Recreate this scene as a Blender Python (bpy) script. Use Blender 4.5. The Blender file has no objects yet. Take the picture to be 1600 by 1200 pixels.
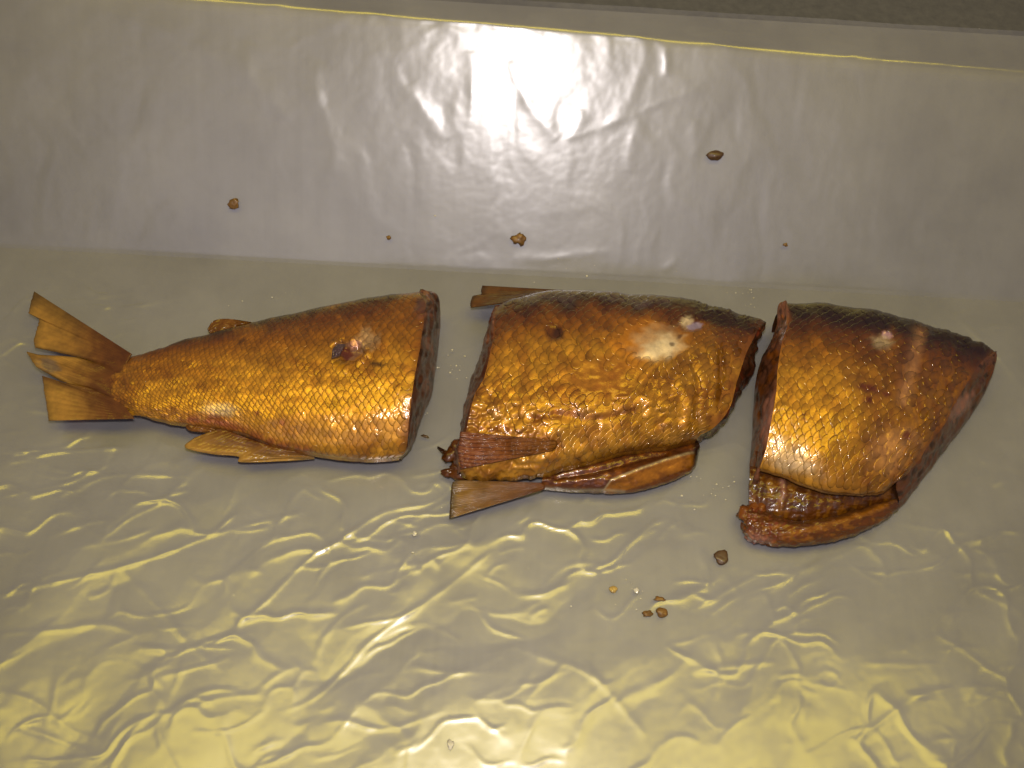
import bpy, math, random
import numpy as np
from mathutils import Matrix, Vector

random.seed(7)
RNG = np.random.default_rng(7)
SC = bpy.context.scene
COL = SC.collection

# ------------------------------------------------------------------ camera
LENS = 35.3
PITCH = math.radians(59)
DIST = 0.50
ROLL = math.radians(3.05)
CAM = np.array([0.0, -DIST * math.cos(PITCH), DIST * math.sin(PITCH)])
F = -CAM / np.linalg.norm(CAM)
R0 = np.cross(F, [0, 0, 1.0]); R0 /= np.linalg.norm(R0)
U0 = np.cross(R0, F)
RT = math.cos(ROLL) * R0 + math.sin(ROLL) * U0
UP = -math.sin(ROLL) * R0 + math.cos(ROLL) * U0
cd = bpy.data.cameras.new('camera'); co = bpy.data.objects.new('camera', cd); COL.objects.link(co)
cd.lens = LENS; cd.sensor_width = 36; cd.sensor_fit = 'HORIZONTAL'
cd.clip_start = 0.01; cd.clip_end = 50
M = Matrix(((RT[0], UP[0], -F[0], CAM[0]), (RT[1], UP[1], -F[1], CAM[1]), (RT[2], UP[2], -F[2], CAM[2]), (0, 0, 0, 1)))
co.matrix_world = M
SC.camera = co

# ------------------------------------------------------------------ world and lamps
W = bpy.data.worlds.new('World'); SC.world = W; W.use_nodes = True
bg = W.node_tree.nodes['Background']
bg.inputs[0].default_value = (1.0, 0.92, 1.22, 1); bg.inputs[1].default_value = 0.155


def area(name, loc, target, size, power, color, sizey=None):
    l = bpy.data.lights.new(name, 'AREA'); l.energy = power; l.color = color
    l.shape = 'RECTANGLE' if sizey else 'DISK'; l.size = size
    if sizey: l.size_y = sizey
    o = bpy.data.objects.new(name, l); COL.objects.link(o)
    o.location = loc
    o.rotation_euler = (Vector(target) - Vector(loc)).to_track_quat('-Z', 'Y').to_euler()
    return o


FLASH = CAM + 0.035 * UP + 0.0 * RT
fl = bpy.data.lights.new('camera_flash', 'SPOT'); fl.energy = 5.3; fl.color = (1.0, 0.92, 0.91)
fl.spot_size = math.radians(100); fl.spot_blend = 1.0; fl.shadow_soft_size = 0.011
fo = bpy.data.objects.new('camera_flash', fl); COL.objects.link(fo); fo.location = FLASH
fo.rotation_euler = (Vector((0, 0, 0)) - Vector(FLASH)).to_track_quat('-Z', 'Y').to_euler()
area('ceiling_lamp', (0.0, -0.095, 1.05), (0, -0.05, 0), 1.20, 6.0, (1.0, 0.77, 0.02), 0.30)
area('cool_fill_light', (-0.2, -1.7, 1.35), (0, 0.1, 0), 1.8, 2.9, (0.82, 0.76, 1.0), 0.8)  # added cool fill to lift the sloped back; stands for no known window

SC.view_settings.view_transform = 'Standard'
SC.view_settings.look = 'None'
SC.view_settings.exposure = 0.08
SC.view_settings.gamma = 1.0
SC.cycles.max_bounces = 8
SC.cycles.transparent_max_bounces = 12
SC.cycles.caustics_reflective = False
SC.cycles.caustics_refractive = False
SC.cycles.use_denoising = True


# ------------------------------------------------------------------ projection helpers (photo pixels 1600x1200 <-> world)
def rays(px):
    px = np.asarray(px, float)
    x = (px[..., 0] - 800) / 1600 * 36 / LENS
    y = -(px[..., 1] - 600) / 1600 * 36 / LENS
    return F + x[..., None] * RT + y[..., None] * UP


def at(px, z=0.0):
    d = rays(px)
    lam = (np.asarray(z, float) - CAM[2]) / d[..., 2]
    return CAM + d * lam[..., None]


def pix(P):
    q = np.asarray(P, float) - CAM
    w = q @ F
    return np.stack([800 + (q @ RT) / w * LENS / 36 * 1600, 600 - (q @ UP) / w * LENS / 36 * 1600], -1)


def spline(pts, n):
    """n points along a centripetal Catmull-Rom through pts (any dimension)"""
    pts = np.asarray(pts, float)
    if len(pts) == 2:
        return pts[0] + (pts[1] - pts[0]) * np.linspace(0, 1, n)[:, None]
    p = np.vstack([2 * pts[0] - pts[1], pts, 2 * pts[-1] - pts[-2]])
    out = []
    for i in range(1, len(p) - 2):
        t = np.linspace(0, 1, 24, endpoint=False)[:, None]
        a, b, c, d = p[i - 1], p[i], p[i + 1], p[i + 2]
        out.append(0.5 * (2 * b + (c - a) * t + (2 * a - 5 * b + 4 * c - d) * t ** 2 + (3 * b - a - 3 * c + d) * t ** 3))
    out = np.vstack(out + [pts[-1:]])
    L = np.r_[0, np.cumsum(np.linalg.norm(np.diff(out[:, :2], axis=0), axis=1))]
    q = np.linspace(0, L[-1], n)
    return np.stack([np.interp(q, L, out[:, k]) for k in range(out.shape[1])], -1)


# ------------------------------------------------------------------ noise
def _h(ix, iy, seed):
    v = (ix.astype(np.int64) * 374761393 + iy.astype(np.int64) * 668265263 + seed * 1442695041) & 0xffffffff
    v = ((v ^ (v >> 13)) * 1274126177) & 0xffffffff
    return ((v ^ (v >> 16)) & 0xffff) / 65535.0


def perlin(x, y, seed=0):
    x = np.asarray(x, float); y = np.asarray(y, float)
    ix = np.floor(x); iy = np.floor(y); fx = x - ix; fy = y - iy
    sx = fx * fx * fx * (fx * (fx * 6 - 15) + 10); sy = fy * fy * fy * (fy * (fy * 6 - 15) + 10)

    def g(dx, dy):
        a = _h(ix + dx, iy + dy, seed) * 2 * np.pi
        return np.cos(a) * (fx - dx) + np.sin(a) * (fy - dy)
    a = g(0, 0) + (g(1, 0) - g(0, 0)) * sx
    b = g(0, 1) + (g(1, 1) - g(0, 1)) * sx
    return (a + (b - a) * sy) * 1.5


def fbm(x, y, seed=0, oct=4, gain=0.5):
    s = 0; a = 1.0
    for k in range(oct):
        s = s + a * perlin(x * 2 ** k, y * 2 ** k, seed + 17 * k); a *= gain
    return s


def facets(x, y, seed):
    """crumpled sheet: flat triangular facets between random heights on a skewed lattice"""
    i, j = np.floor(x), np.floor(y); fx_, fy_ = x - i, y - j
    a, b, c, d = _h(i, j, seed), _h(i + 1, j, seed), _h(i, j + 1, seed), _h(i + 1, j + 1, seed)
    lo = a + (b - a) * fx_ + (d - b) * fy_; hi = a + (c - a) * fy_ + (d - c) * fx_
    return np.where(fx_ > fy_, lo, hi) - 0.5


def cell_edge(x, y, seed):
    """distance to the nearest border between random cells (0 on the border)"""
    i, j = np.floor(x), np.floor(y); d = []
    P = []
    for di in (-1, 0, 1):
        for dj in (-1, 0, 1):
            px_ = i + di + 0.1 + 0.8 * _h(i + di, j + dj, seed); py_ = j + dj + 0.1 + 0.8 * _h(i + di, j + dj, seed + 7)
            P.append((px_, py_)); d.append((px_ - x) ** 2 + (py_ - y) ** 2)
    D = np.sort(np.stack(d), axis=0)
    return np.sqrt(D[1]) - np.sqrt(D[0])


def sstep(a, b, x):
    t = np.clip((x - a) / (b - a), 0, 1); return t * t * (3 - 2 * t)


# ------------------------------------------------------------------ object helpers
def tag(o, label=None, cat=None, group=None, kind=None):
    for k, v in (('label', label), ('category', cat), ('group', group), ('kind', kind)):
        if v: o[k] = v
    return o


def thing(name, loc, label, cat, group=None):
    o = bpy.data.objects.new(name, None); COL.objects.link(o); o.location = loc
    o.empty_display_size = 0.02
    return tag(o, label, cat, group)


def mesh_obj(name, V, faces, mat, parent=None, col=None, smooth=True):
    V = np.asarray(V, float)
    if parent is not None: V = V - np.array(parent['_o'])
    me = bpy.data.meshes.new(name)
    if isinstance(faces, np.ndarray):
        nf, k = faces.shape
        me.vertices.add(len(V)); me.vertices.foreach_set('co', V.ravel())
        me.loops.add(nf * k); me.loops.foreach_set('vertex_index', faces.ravel().astype(np.int32))
        me.polygons.add(nf); me.polygons.foreach_set('loop_start', np.arange(0, nf * k, k, dtype=np.int32))
        me.update(calc_edges=True)
    else:
        me.from_pydata(V.tolist(), [], faces); me.update()
    if smooth: me.polygons.foreach_set('use_smooth', np.ones(len(me.polygons), bool))
    if col is not None:
        a = me.color_attributes.new('Col', 'FLOAT_COLOR', 'POINT')
        a.data.foreach_set('color', np.c_[np.clip(col, 0, 1), np.ones(len(V))].ravel())
    if mat: me.materials.append(mat)
    me.validate()
    o = bpy.data.objects.new(name, me); COL.objects.link(o)
    if parent is not None:
        o.parent = parent['_ob']
    return o


def grid_faces(n, m, flip=False):
    i = np.arange(n - 1)[:, None] * m + np.arange(m - 1)[None, :]
    f = np.stack([i, i + m, i + m + 1, i + 1], -1).reshape(-1, 4)
    return f[:, ::-1].copy() if flip else f


class Root(dict):
    pass


def root(name, loc, label, cat, group=None):
    o = thing(name, loc, label, cat, group)
    return Root(_o=tuple(loc), _ob=o)


# ------------------------------------------------------------------ materials
def newmat(name):
    m = bpy.data.materials.new(name); m.use_nodes = True
    nt = m.node_tree
    for n in list(nt.nodes):
        if n.type != 'OUTPUT_MATERIAL': nt.nodes.remove(n)
    return m, nt, nt.nodes['Material Output']


def N(nt, typ, **kw):
    n = nt.nodes.new(typ)
    for k, v in kw.items():
        if k.startswith('i_'):
            key = k[2:]
            key = int(key) if key.isdigit() else key.replace('_', ' ')
            n.inputs[key].default_value = v
        else:
            setattr(n, k, v)
    return n


def mat_wet(name, rough=0.32, coat=0.6, coat_rough=0.12, metallic=0.15, bump=0.35, bscale=900, var=0.25, sss=0.0, spec=0.5):
    """Wet organic surface: colour from the piece's own pigment attribute, broken up by noise; oily coat"""
    m, nt, out = newmat(name); L = nt.links.new
    p = N(nt, 'ShaderNodeBsdfPrincipled'); L(p.outputs[0], out.inputs[0])
    at_ = N(nt, 'ShaderNodeAttribute', attribute_name='Col')
    geo = N(nt, 'ShaderNodeNewGeometry')
    n1 = N(nt, 'ShaderNodeTexNoise', i_Scale=160, i_Detail=5, i_Roughness=0.65); L(geo.outputs['Position'], n1.inputs['Vector'])
    n2 = N(nt, 'ShaderNodeTexNoise', i_Scale=bscale, i_Detail=3, i_Roughness=0.6); L(geo.outputs['Position'], n2.inputs['Vector'])
    mr = N(nt, 'ShaderNodeMapRange', i_1=0.3, i_2=0.7, i_3=1 - var, i_4=1 + var); L(n1.outputs[0], mr.inputs[0])
    oi = N(nt, 'ShaderNodeObjectInfo')
    mr2 = N(nt, 'ShaderNodeMapRange', i_1=0, i_2=1, i_3=0.88, i_4=1.14); L(oi.outputs['Random'], mr2.inputs[0])
    mu = N(nt, 'ShaderNodeMath', operation='MULTIPLY'); L(mr.outputs[0], mu.inputs[0]); L(mr2.outputs[0], mu.inputs[1])
    vm = N(nt, 'ShaderNodeVectorMath', operation='SCALE'); L(at_.outputs['Color'], vm.inputs[0]); L(mu.outputs[0], vm.inputs['Scale'])
    L(vm.outputs[0], p.inputs['Base Color'])
    rr = N(nt, 'ShaderNodeMapRange', i_1=0.3, i_2=0.7, i_3=rough * 0.75, i_4=rough * 1.35); L(n1.outputs[0], rr.inputs[0]); L(rr.outputs[0], p.inputs['Roughness'])
    p.inputs['Metallic'].default_value = metallic
    p.inputs['Specular IOR Level'].default_value = spec
    p.inputs['Coat Weight'].default_value = coat
    p.inputs['Coat Roughness'].default_value = coat_rough
    b = N(nt, 'ShaderNodeBump', i_Strength=bump, i_Distance=0.0004); L(n2.outputs[0], b.inputs['Height'])
    L(b.outputs[0], p.inputs['Normal']); L(b.outputs[0], p.inputs['Coat Normal'])
    return m


SKIN = mat_wet('smoked_skin', rough=0.36, coat=0.65, coat_rough=0.10, metallic=0.26, spec=0.2, bump=0.3)
SCALE = mat_wet('scale_skin', rough=0.33, coat=0.65, coat_rough=0.09, metallic=0.30, spec=0.2, bump=0.3, var=0.22)
MEAT = mat_wet('smoked_flesh', rough=0.4, coat=0.45, coat_rough=0.13, metallic=0.0, spec=0.2, bump=0.35, bscale=500, var=0.22)
FIN = mat_wet('fin_membrane', rough=0.4, coat=0.6, coat_rough=0.14, metallic=0.05, bump=0.3, bscale=700)


# fin membrane lets some light through
nt_ = FIN.node_tree; p_ = next(n for n in nt_.nodes if n.type == 'BSDF_PRINCIPLED')
tl_ = N(nt_, 'ShaderNodeBsdfTranslucent'); mx_ = N(nt_, 'ShaderNodeMixShader', i_0=0.42)
nt_.links.new(p_.inputs['Base Color'].links[0].from_socket, tl_.inputs[0])
nt_.links.new(p_.outputs[0], mx_.inputs[1]); nt_.links.new(tl_.outputs[0], mx_.inputs[2])
nt_.links.new(mx_.outputs[0], next(n for n in nt_.nodes if n.type == 'OUTPUT_MATERIAL').inputs[0])


def mat_steel():
    m, nt, out = newmat('brushed_steel'); L = nt.links.new
    p = N(nt, 'ShaderNodeBsdfPrincipled'); L(p.outputs[0], out.inputs[0])
    geo = N(nt, 'ShaderNodeNewGeometry')
    mp = N(nt, 'ShaderNodeMapping'); mp.inputs['Scale'].default_value = (260, 6, 6); L(geo.outputs['Position'], mp.inputs['Vector'])
    n = N(nt, 'ShaderNodeTexNoise', i_Scale=1.0, i_Detail=5, i_Roughness=0.6); L(mp.outputs[0], n.inputs['Vector'])
    n3 = N(nt, 'ShaderNodeTexNoise', i_Scale=14.0, i_Detail=4, i_Roughness=0.6); L(geo.outputs['Position'], n3.inputs['Vector'])
    cr = N(nt, 'ShaderNodeValToRGB'); L(n3.outputs[0], cr.inputs[0])
    cr.color_ramp.elements[0].position = 0.3; cr.color_ramp.elements[0].color = (0.245, 0.242, 0.247, 1)
    cr.color_ramp.elements[1].position = 0.7; cr.color_ramp.elements[1].color = (0.305, 0.302, 0.302, 1)
    L(cr.outputs[0], p.inputs['Base Color'])
    p.inputs['Metallic'].default_value = 0.50
    mr = N(nt, 'ShaderNodeMapRange', i_1=0.3, i_2=0.7, i_3=0.66, i_4=0.74); L(n.outputs[0], mr.inputs[0]); L(mr.outputs[0], p.inputs['Roughness'])
    b = N(nt, 'ShaderNodeBump', i_Strength=0.012, i_Distance=0.0004); L(n.outputs[0], b.inputs['Height']); L(b.outputs[0], p.inputs['Normal'])
    return m


def mat_film():
    m, nt, out = newmat('clear_plastic_film'); L = nt.links.new
    tr = N(nt, 'ShaderNodeBsdfTransparent'); tr.inputs[0].default_value = (0.97, 0.965, 0.95, 1)
    gl = N(nt, 'ShaderNodeBsdfGlossy', i_Roughness=0.27); gl.inputs[0].default_value = (1, 1, 1, 1)
    df = N(nt, 'ShaderNodeBsdfDiffuse'); df.inputs[0].default_value = (0.8, 0.79, 0.76, 1)
    fr = N(nt, 'ShaderNodeFresnel', i_IOR=1.52)
    k = N(nt, 'ShaderNodeMath', operation='MULTIPLY'); k.inputs[1].default_value = 2.4; k.use_clamp = True; L(fr.outputs[0], k.inputs[0])
    mn = N(nt, 'ShaderNodeMath', operation='MINIMUM'); mn.inputs[1].default_value = 0.14; L(k.outputs[0], mn.inputs[0])
    m0 = N(nt, 'ShaderNodeMixShader', i_0=0.06); geo = N(nt, 'ShaderNodeNewGeometry')
    hz = N(nt, 'ShaderNodeTexNoise', i_Scale=22, i_Detail=6, i_Roughness=0.65); L(geo.outputs['Position'], hz.inputs['Vector'])
    hm = N(nt, 'ShaderNodeMapRange', i_1=0.38, i_2=0.68, i_3=0.03, i_4=0.10); L(hz.outputs[0], hm.inputs[0]); L(hm.outputs[0], m0.inputs[0])
    L(tr.outputs[0], m0.inputs[1]); L(df.outputs[0], m0.inputs[2])
    m1 = N(nt, 'ShaderNodeMixShader'); L(mn.outputs[0], m1.inputs[0]); L(m0.outputs[0], m1.inputs[1]); L(gl.outputs[0], m1.inputs[2])
    L(m1.outputs[0], out.inputs[0])
    return m


def mat_plain(name, color, rough=0.6, coat=0.0, trans=0.0):
    m, nt, out = newmat(name); L = nt.links.new
    p = N(nt, 'ShaderNodeBsdfPrincipled'); L(p.outputs[0], out.inputs[0])
    geo = N(nt, 'ShaderNodeNewGeometry')
    n = N(nt, 'ShaderNodeTexNoise', i_Scale=220, i_Detail=5, i_Roughness=0.7); L(geo.outputs['Position'], n.inputs['Vector'])
    cr = N(nt, 'ShaderNodeValToRGB'); L(n.outputs[0], cr.inputs[0])
    cr.color_ramp.elements[0].position = 0.3; cr.color_ramp.elements[0].color = tuple(c * (0.9 if name == 'dark_steel' else 0.6) for c in color) + (1,)
    cr.color_ramp.elements[1].position = 0.7; cr.color_ramp.elements[1].color = tuple(min(1, c * 1.3) for c in color) + (1,)
    L(cr.outputs[0], p.inputs['Base Color'])
    p.inputs['Roughness'].default_value = rough; p.inputs['Coat Weight'].default_value = coat
    p.inputs['Transmission Weight'].default_value = trans
    b = N(nt, 'ShaderNodeBump', i_Strength=0.03 if name == 'dark_steel' else 0.25, i_Distance=0.0004); L(n.outputs[0], b.inputs['Height']); L(b.outputs[0], p.inputs['Normal'])
    return m


STEEL = mat_steel(); FILM = mat_film()
WALLM = mat_plain('dark_steel', (0.10, 0.098, 0.095), 0.45)
CRUMB = mat_plain('amber_crumb', (0.17, 0.082, 0.012), 0.5, 0.25)
CRUMBD = mat_plain('brown_crumb', (0.075, 0.036, 0.010), 0.5, 0.25)
CRUMBY = mat_plain('yellow_crumb', (0.42, 0.28, 0.07), 0.25, 0.8)
DROP = mat_plain('grease', (0.62, 0.58, 0.46), 0.08, 1.0)
BLACK = mat_plain('dark_fleck', (0.05, 0.04, 0.035), 0.6)

# ------------------------------------------------------------------ bench surface as one height function
B0, B1 = at((0, 381), 0), at((1600, 466), 0)
print('bend y', B0[1], B1[1])
B0[1] = B1[1] = (B0[1] + B1[1]) / 2
BD = (B1 - B0)[:2]; BD /= np.linalg.norm(BD); BN = np.array([-BD[1], BD[0]])       # along the bend, behind the bend
# slope of the back panel: its mirror direction at the photo's flash glare points at the flash
GL = rays(np.array([795.0, 120.0]))


def hit_panel(al, d=None):
    n = np.array([-math.sin(al) * BN[0], -math.sin(al) * BN[1], math.cos(al)])
    d = GL if d is None else d
    lam = ((np.r_[B0[:2], 0] - CAM) @ n) / (d @ n)
    return CAM + d * lam, n


best = None
for al in np.radians(np.linspace(25, 75, 501)):
    P, n = hit_panel(al)
    v = CAM - P; v /= np.linalg.norm(v); l = FLASH - P; l /= np.linalg.norm(l)
    h = (v + l); h /= np.linalg.norm(h)
    e = (h - n) ; e = abs(e[2])
    if best is None or e < best[0]: best = (e, al)
ALPHA = best[1]
TOP1, _ = hit_panel(ALPHA, rays(np.array([1600.0, 112.0])))
TOP0, _ = hit_panel(ALPHA, rays(np.array([1000.0, 58.0])))
TD = (TOP1 - TOP0)
LEDGE1 = at((1600.0, 48.0), TOP1[2]); LEDGE0 = at((800.0, 0.0), (TOP0 + (TOP0 - TOP1) * 200 / 600)[2])
print('ALPHA', math.degrees(ALPHA), 'bend', B0, B1, 'top', TOP0, TOP1, 'ledge', LEDGE0, LEDGE1, 'bottom', at((0, 1200)), at((1600, 1200)))


def bench_z(x, y):
    d = (x - B0[0]) * BN[0] + (y - B0[1]) * BN[1]
    z = np.tan(ALPHA) * np.maximum(0, d)
    # ledge height varies gently along the bench
    u = (x - TOP0[0]) / (TOP1[0] - TOP0[0])
    zl = TOP0[2] + u * (TOP1[2] - TOP0[2])
    k = 0.0004
    return zl - k * np.logaddexp(0, (zl - z) / k)


def ledge_back(x):
    return LEDGE0[1] + (x - LEDGE0[0]) / (LEDGE1[0] - LEDGE0[0]) * (LEDGE1[1] - LEDGE0[1])


# steel bench (top, sloped back and ledge)
xs = np.linspace(-0.60, 0.60, 25)
YB = at((800, 1200))[1]
qs = np.r_[np.linspace(YB - 0.20, B0[1], 12), np.linspace(B0[1], B0[1] + 0.30, 161)[1:]]
X = xs[:, None] * np.ones(len(qs))[None]; Y = np.ones(len(xs))[:, None] * qs[None]
Y = np.minimum(Y, ledge_back(X))
Z = bench_z(X, Y) - 0.0032
V = np.stack([X, Y, Z], -1).reshape(-1, 3)


def sharp_row(o, m, j):
    ev = np.empty(len(o.data.edges) * 2, np.int32); o.data.edges.foreach_get('vertices', ev); ev = ev.reshape(-1, 2)
    a = o.data.attributes.get('sharp_edge') or o.data.attributes.new('sharp_edge', 'BOOLEAN', 'EDGE')
    a.data.foreach_set('value', (ev % m == j).all(1))


o = mesh_obj('worktop', V, grid_faces(len(xs), len(qs)), STEEL); tag(o, kind='structure'); sharp_row(o, len(qs), 11)
# darker sheet-metal back board behind the ledge
lb0, lb1 = ledge_back(-0.6), ledge_back(0.6)
zl0 = bench_z(np.array(-0.6), np.array(lb0 - 0.002)); zl1 = bench_z(np.array(0.6), np.array(lb1 - 0.002))
V = []
prof = [(0.0, -0.0016), (0.0015, -0.004), (0.004, -0.010), (0.02, -0.014), (0.10, -0.016), (0.40, -0.02)]
nx = 40
for i in range(nx):
    f = i / (nx - 1); x = -0.6 + 1.2 * f
    for (dy, dz) in prof:
        V.append((x, lb0 + (lb1 - lb0) * f + dy, zl0 + (zl1 - zl0) * f + dz + 0.0003 * perlin(np.array(x * 40), np.array(dy * 60), 5)))
o = mesh_obj('back_board', V, grid_faces(nx, len(prof)), WALLM); tag(o, kind='structure')

# ------------------------------------------------------------------ plastic film
# creases traced on the sheet: (points in photo pixels, height mm, width mm)
CREASES = [
    ([(0, 930), (175, 890), (270, 860), (350, 830), (480, 800)], .55, 1.6),
    ([(370, 975), (415, 940), (480, 875), (530, 845), (600, 800), (675, 785), (710, 755)], .6, 1.5),
    ([(435, 1115), (490, 1090), (540, 1045), (580, 1000), (665, 940), (720, 900), (770, 860)], .6, 1.6),
    ([(0, 730), (50, 712), (165, 700), (215, 702)], .4, 1.5),
    ([(0, 775), (100, 755), (155, 730)], .5, 1.3),
    ([(90, 775), (135, 755), (180, 742), (300, 745)], .5, 1.4),
    ([(220, 790), (295, 765)], .4, 1.2),
    ([(210, 1010), (280, 1015), (350, 995), (400, 990)], .5, 1.6),
    ([(0, 990), (90, 985), (160, 975), (215, 990)], .5, 2.2),
    ([(185, 885), (240, 940), (290, 1000), (350, 1050)], .4, 2.2),
    ([(0, 855), (40, 880), (70, 910)], .4, 2.0),
    ([(70, 840), (130, 820), (170, 815), (160, 850)], .4, 1.8),
    ([(0, 490), (60, 475), (120, 470), (215, 455)], .35, 1.4),
    ([(80, 500), (130, 478), (200, 480), (300, 462)], .35, 1.4),
    ([(100, 530), (150, 505), (215, 500)], .35, 1.4),
    ([(190, 478), (250, 500), (300, 510), (340, 490)], .3, 1.5),
    ([(0, 560), (30, 575), (60, 595)], .4, 1.3),
    ([(0, 590), (40, 600), (70, 605)], .35, 1.2),
    ([(1080, 955), (1150, 915), (1190, 895)], .5, 1.8),
    ([(1110, 960), (1160, 925)], .4, 1.6),
    ([(1330, 1165), (1415, 1100), (1465, 1080), (1550, 1075), (1600, 1095)], .6, 2.4),
    ([(1410, 1085), (1470, 1090), (1530, 1085), (1580, 1100)], .4, 1.6),
    ([(1080, 1050), (1140, 1042), (1210, 1035)], .45, 2.0),
    ([(1460, 990), (1510, 1020), (1550, 1050)], .4, 2.0),
    ([(1280, 1055), (1300, 1050), (1310, 1065), (1295, 1075), (1280, 1065), (1280, 1055)], .3, 1.4),
    ([(1480, 485), (1530, 530), (1570, 570), (1600, 610)], .5, 1.5),
    ([(1530, 515), (1570, 510), (1600, 520)], .4, 1.4),
    ([(1560, 560), (1600, 545)], .35, 1.4),
    ([(690, 500), (715, 480), (740, 470)], .3, 1.0),
    ([(690, 520), (720, 495), (745, 478)], .3, 1.0),
    ([(690, 565), (720, 550), (755, 535)], .3, 1.0),
    ([(650, 705), (690, 690), (715, 670)], .35, 1.0),
    ([(640, 745), (690, 735), (700, 720)], .35, 1.2),
    ([(640, 760), (680, 755), (700, 770)], .3, 1.2),
    ([(1420, 730), (1500, 715), (1600, 735)], .35, 2.5),
    ([(1400, 815), (1480, 830), (1560, 835)], .35, 2.5),
    ([(1500, 910), (1540, 930), (1600, 960)], .4, 2.4),
    ([(1490, 900), (1530, 895), (1590, 900)], .35, 2.0),
    ([(900, 1150), (960, 1100), (1040, 1060), (1100, 1000)], .4, 3.0),
    ([(800, 1010), (860, 1030), (930, 1060), (1010, 1150)], .4, 2.6),
    ([(290, 1110), (350, 1090), (420, 1085)], .4, 2.0),
    ([(470, 1145), (530, 1125), (600, 1140), (700, 1110)], .4, 2.0),
    ([(0, 1080), (60, 1100), (110, 1140), (190, 1165)], .4, 2.0),
    ([(0, 1130), (70, 1150), (160, 1185)], .4, 2.0),
    ([(640, 1040), (720, 1050), (790, 1020)], .4, 2.2),
    ([(150, 610), (170, 612)], .1, 1.0),
    # on the sloped back
    ([(500, 95), (490, 125), (493, 150), (508, 185), (520, 225), (520, 275)], 1.1, 3.0),
    ([(388, 65), (385, 100), (400, 130), (430, 160), (450, 190)], .9, 3.2),
    ([(90, 10), (170, 20), (300, 65), (370, 110), (460, 185)], .5, 4.0),
    ([(85, 70), (60, 110), (25, 145), (20, 220)], .8, 3.6),
    ([(736, 80), (738, 130), (733, 200)], .7, 2.0),
    ([(795, 95), (812, 140), (845, 190), (872, 218)], .9, 1.8),
    ([(745, 38), (790, 45), (850, 55)], .8, 1.8),
    ([(870, 220), (920, 207), (1000, 175), (1060, 150), (1110, 138)], .45, 1.4),
    ([(905, 170), (905, 195), (885, 220)], .6, 2.0),
    ([(1000, 180), (985, 225), (982, 270)], .7, 2.6),
    ([(1085, 185), (1090, 250), (1085, 300)], .6, 2.2),
    ([(1040, 70), (1042, 120)], .6, 1.6),
    ([(560, 100), (590, 80), (620, 95)], .4, 3.0),
    ([(640, 130), (660, 170), (700, 220)], .5, 3.0),
    ([(1230, 80), (1250, 160), (1340, 200)], .5, 4.0),
    ([(1300, 140), (1320, 220), (1345, 330), (1345, 420)], .4, 4.0),
    ([(660, 60), (690, 40), (735, 60)], .5, 2.0),
    # along the bend
    ([(800, 403), (850, 405), (900, 398), (955, 392)], .7, 1.6),
    ([(850, 441), (900, 440), (945, 431)], .6, 1.5),
    ([(1060, 402), (1050, 412), (1035, 424)], .6, 1.4),
    # bead along the front of the ledge
]

rc = random.Random(11)
for _ in range(85):
    u, v = rc.uniform(-20, 1620), 1200 - 540 * rc.random() ** 1.25
    if 160 < u < 1480 and v < 800: continue
    a = math.radians(rc.gauss(-24, 22)); ln = rc.choice([30, 45, 60, 90, 130]); bend = rc.uniform(-.25, .25)
    q = [(u + ln * f * math.cos(a) - bend * ln * (1 - 4 * (f - .5) ** 2) * math.sin(a), v + ln * f * math.sin(a) + bend * ln * (1 - 4 * (f - .5) ** 2) * math.cos(a)) for f in (0, .25, .5, .75, 1)]
    CREASES.append((q, rc.uniform(.18, .42), rc.uniform(1.1, 2.0)))

# where things lie on the sheet and press it flat: (u, v, ru, rv)
FLAT = [(420, 585, 260, 125), (945, 600, 235, 150), (1360, 660, 205, 170), (110, 560, 70, 90)]


def surf_at(px):
    """point of the bench surface seen at a photo pixel"""
    px = np.atleast_2d(np.asarray(px, float))
    d = rays(px); out = []
    for k in range(len(px)):
        lam0, lam1 = 0.2, 1.4
        ls = np.linspace(lam0, lam1, 400); P = CAM + d[k] * ls[:, None]
        g = P[:, 2] - bench_z(P[:, 0], P[:, 1])
        i = np.argmax(g < 0)
        a, b = ls[i - 1], ls[i]
        for _ in range(30):
            c = (a + b) / 2; Q = CAM + d[k] * c
            if Q[2] - bench_z(Q[0], Q[1]) > 0: a = c
            else: b = c
        out.append(CAM + d[k] * a)
    return np.array(out)


nx = 860
fx = np.linspace(-0.40, 0.40, nx)
ya, yb = YB - 0.03, B0[1] - 0.004
nfr = int((B0[1] - ya) / 0.00085)
arc = np.linspace(ya, B0[1], nfr)
fy = list(arc)
y = fy[-1]
ymax = max(ledge_back(-0.4), ledge_back(0.4))
while y < ymax + 0.0004:
    dz = abs(bench_z(0.0, y + 1e-4) - bench_z(0.0, y)) / 1e-4
    y += 0.0009 / math.sqrt(1 + dz * dz)
    fy.append(y)
fy = np.array(fy); ny = len(fy)
X = fx[:, None] * np.ones(ny)[None]; Y = np.minimum(np.ones(nx)[:, None] * fy[None], ledge_back(fx)[:, None] - 0.0003)
Z = bench_z(X, Y)
PX = pix(np.stack([X, Y, Z], -1)); U, Vp = PX[..., 0], PX[..., 1]
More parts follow.
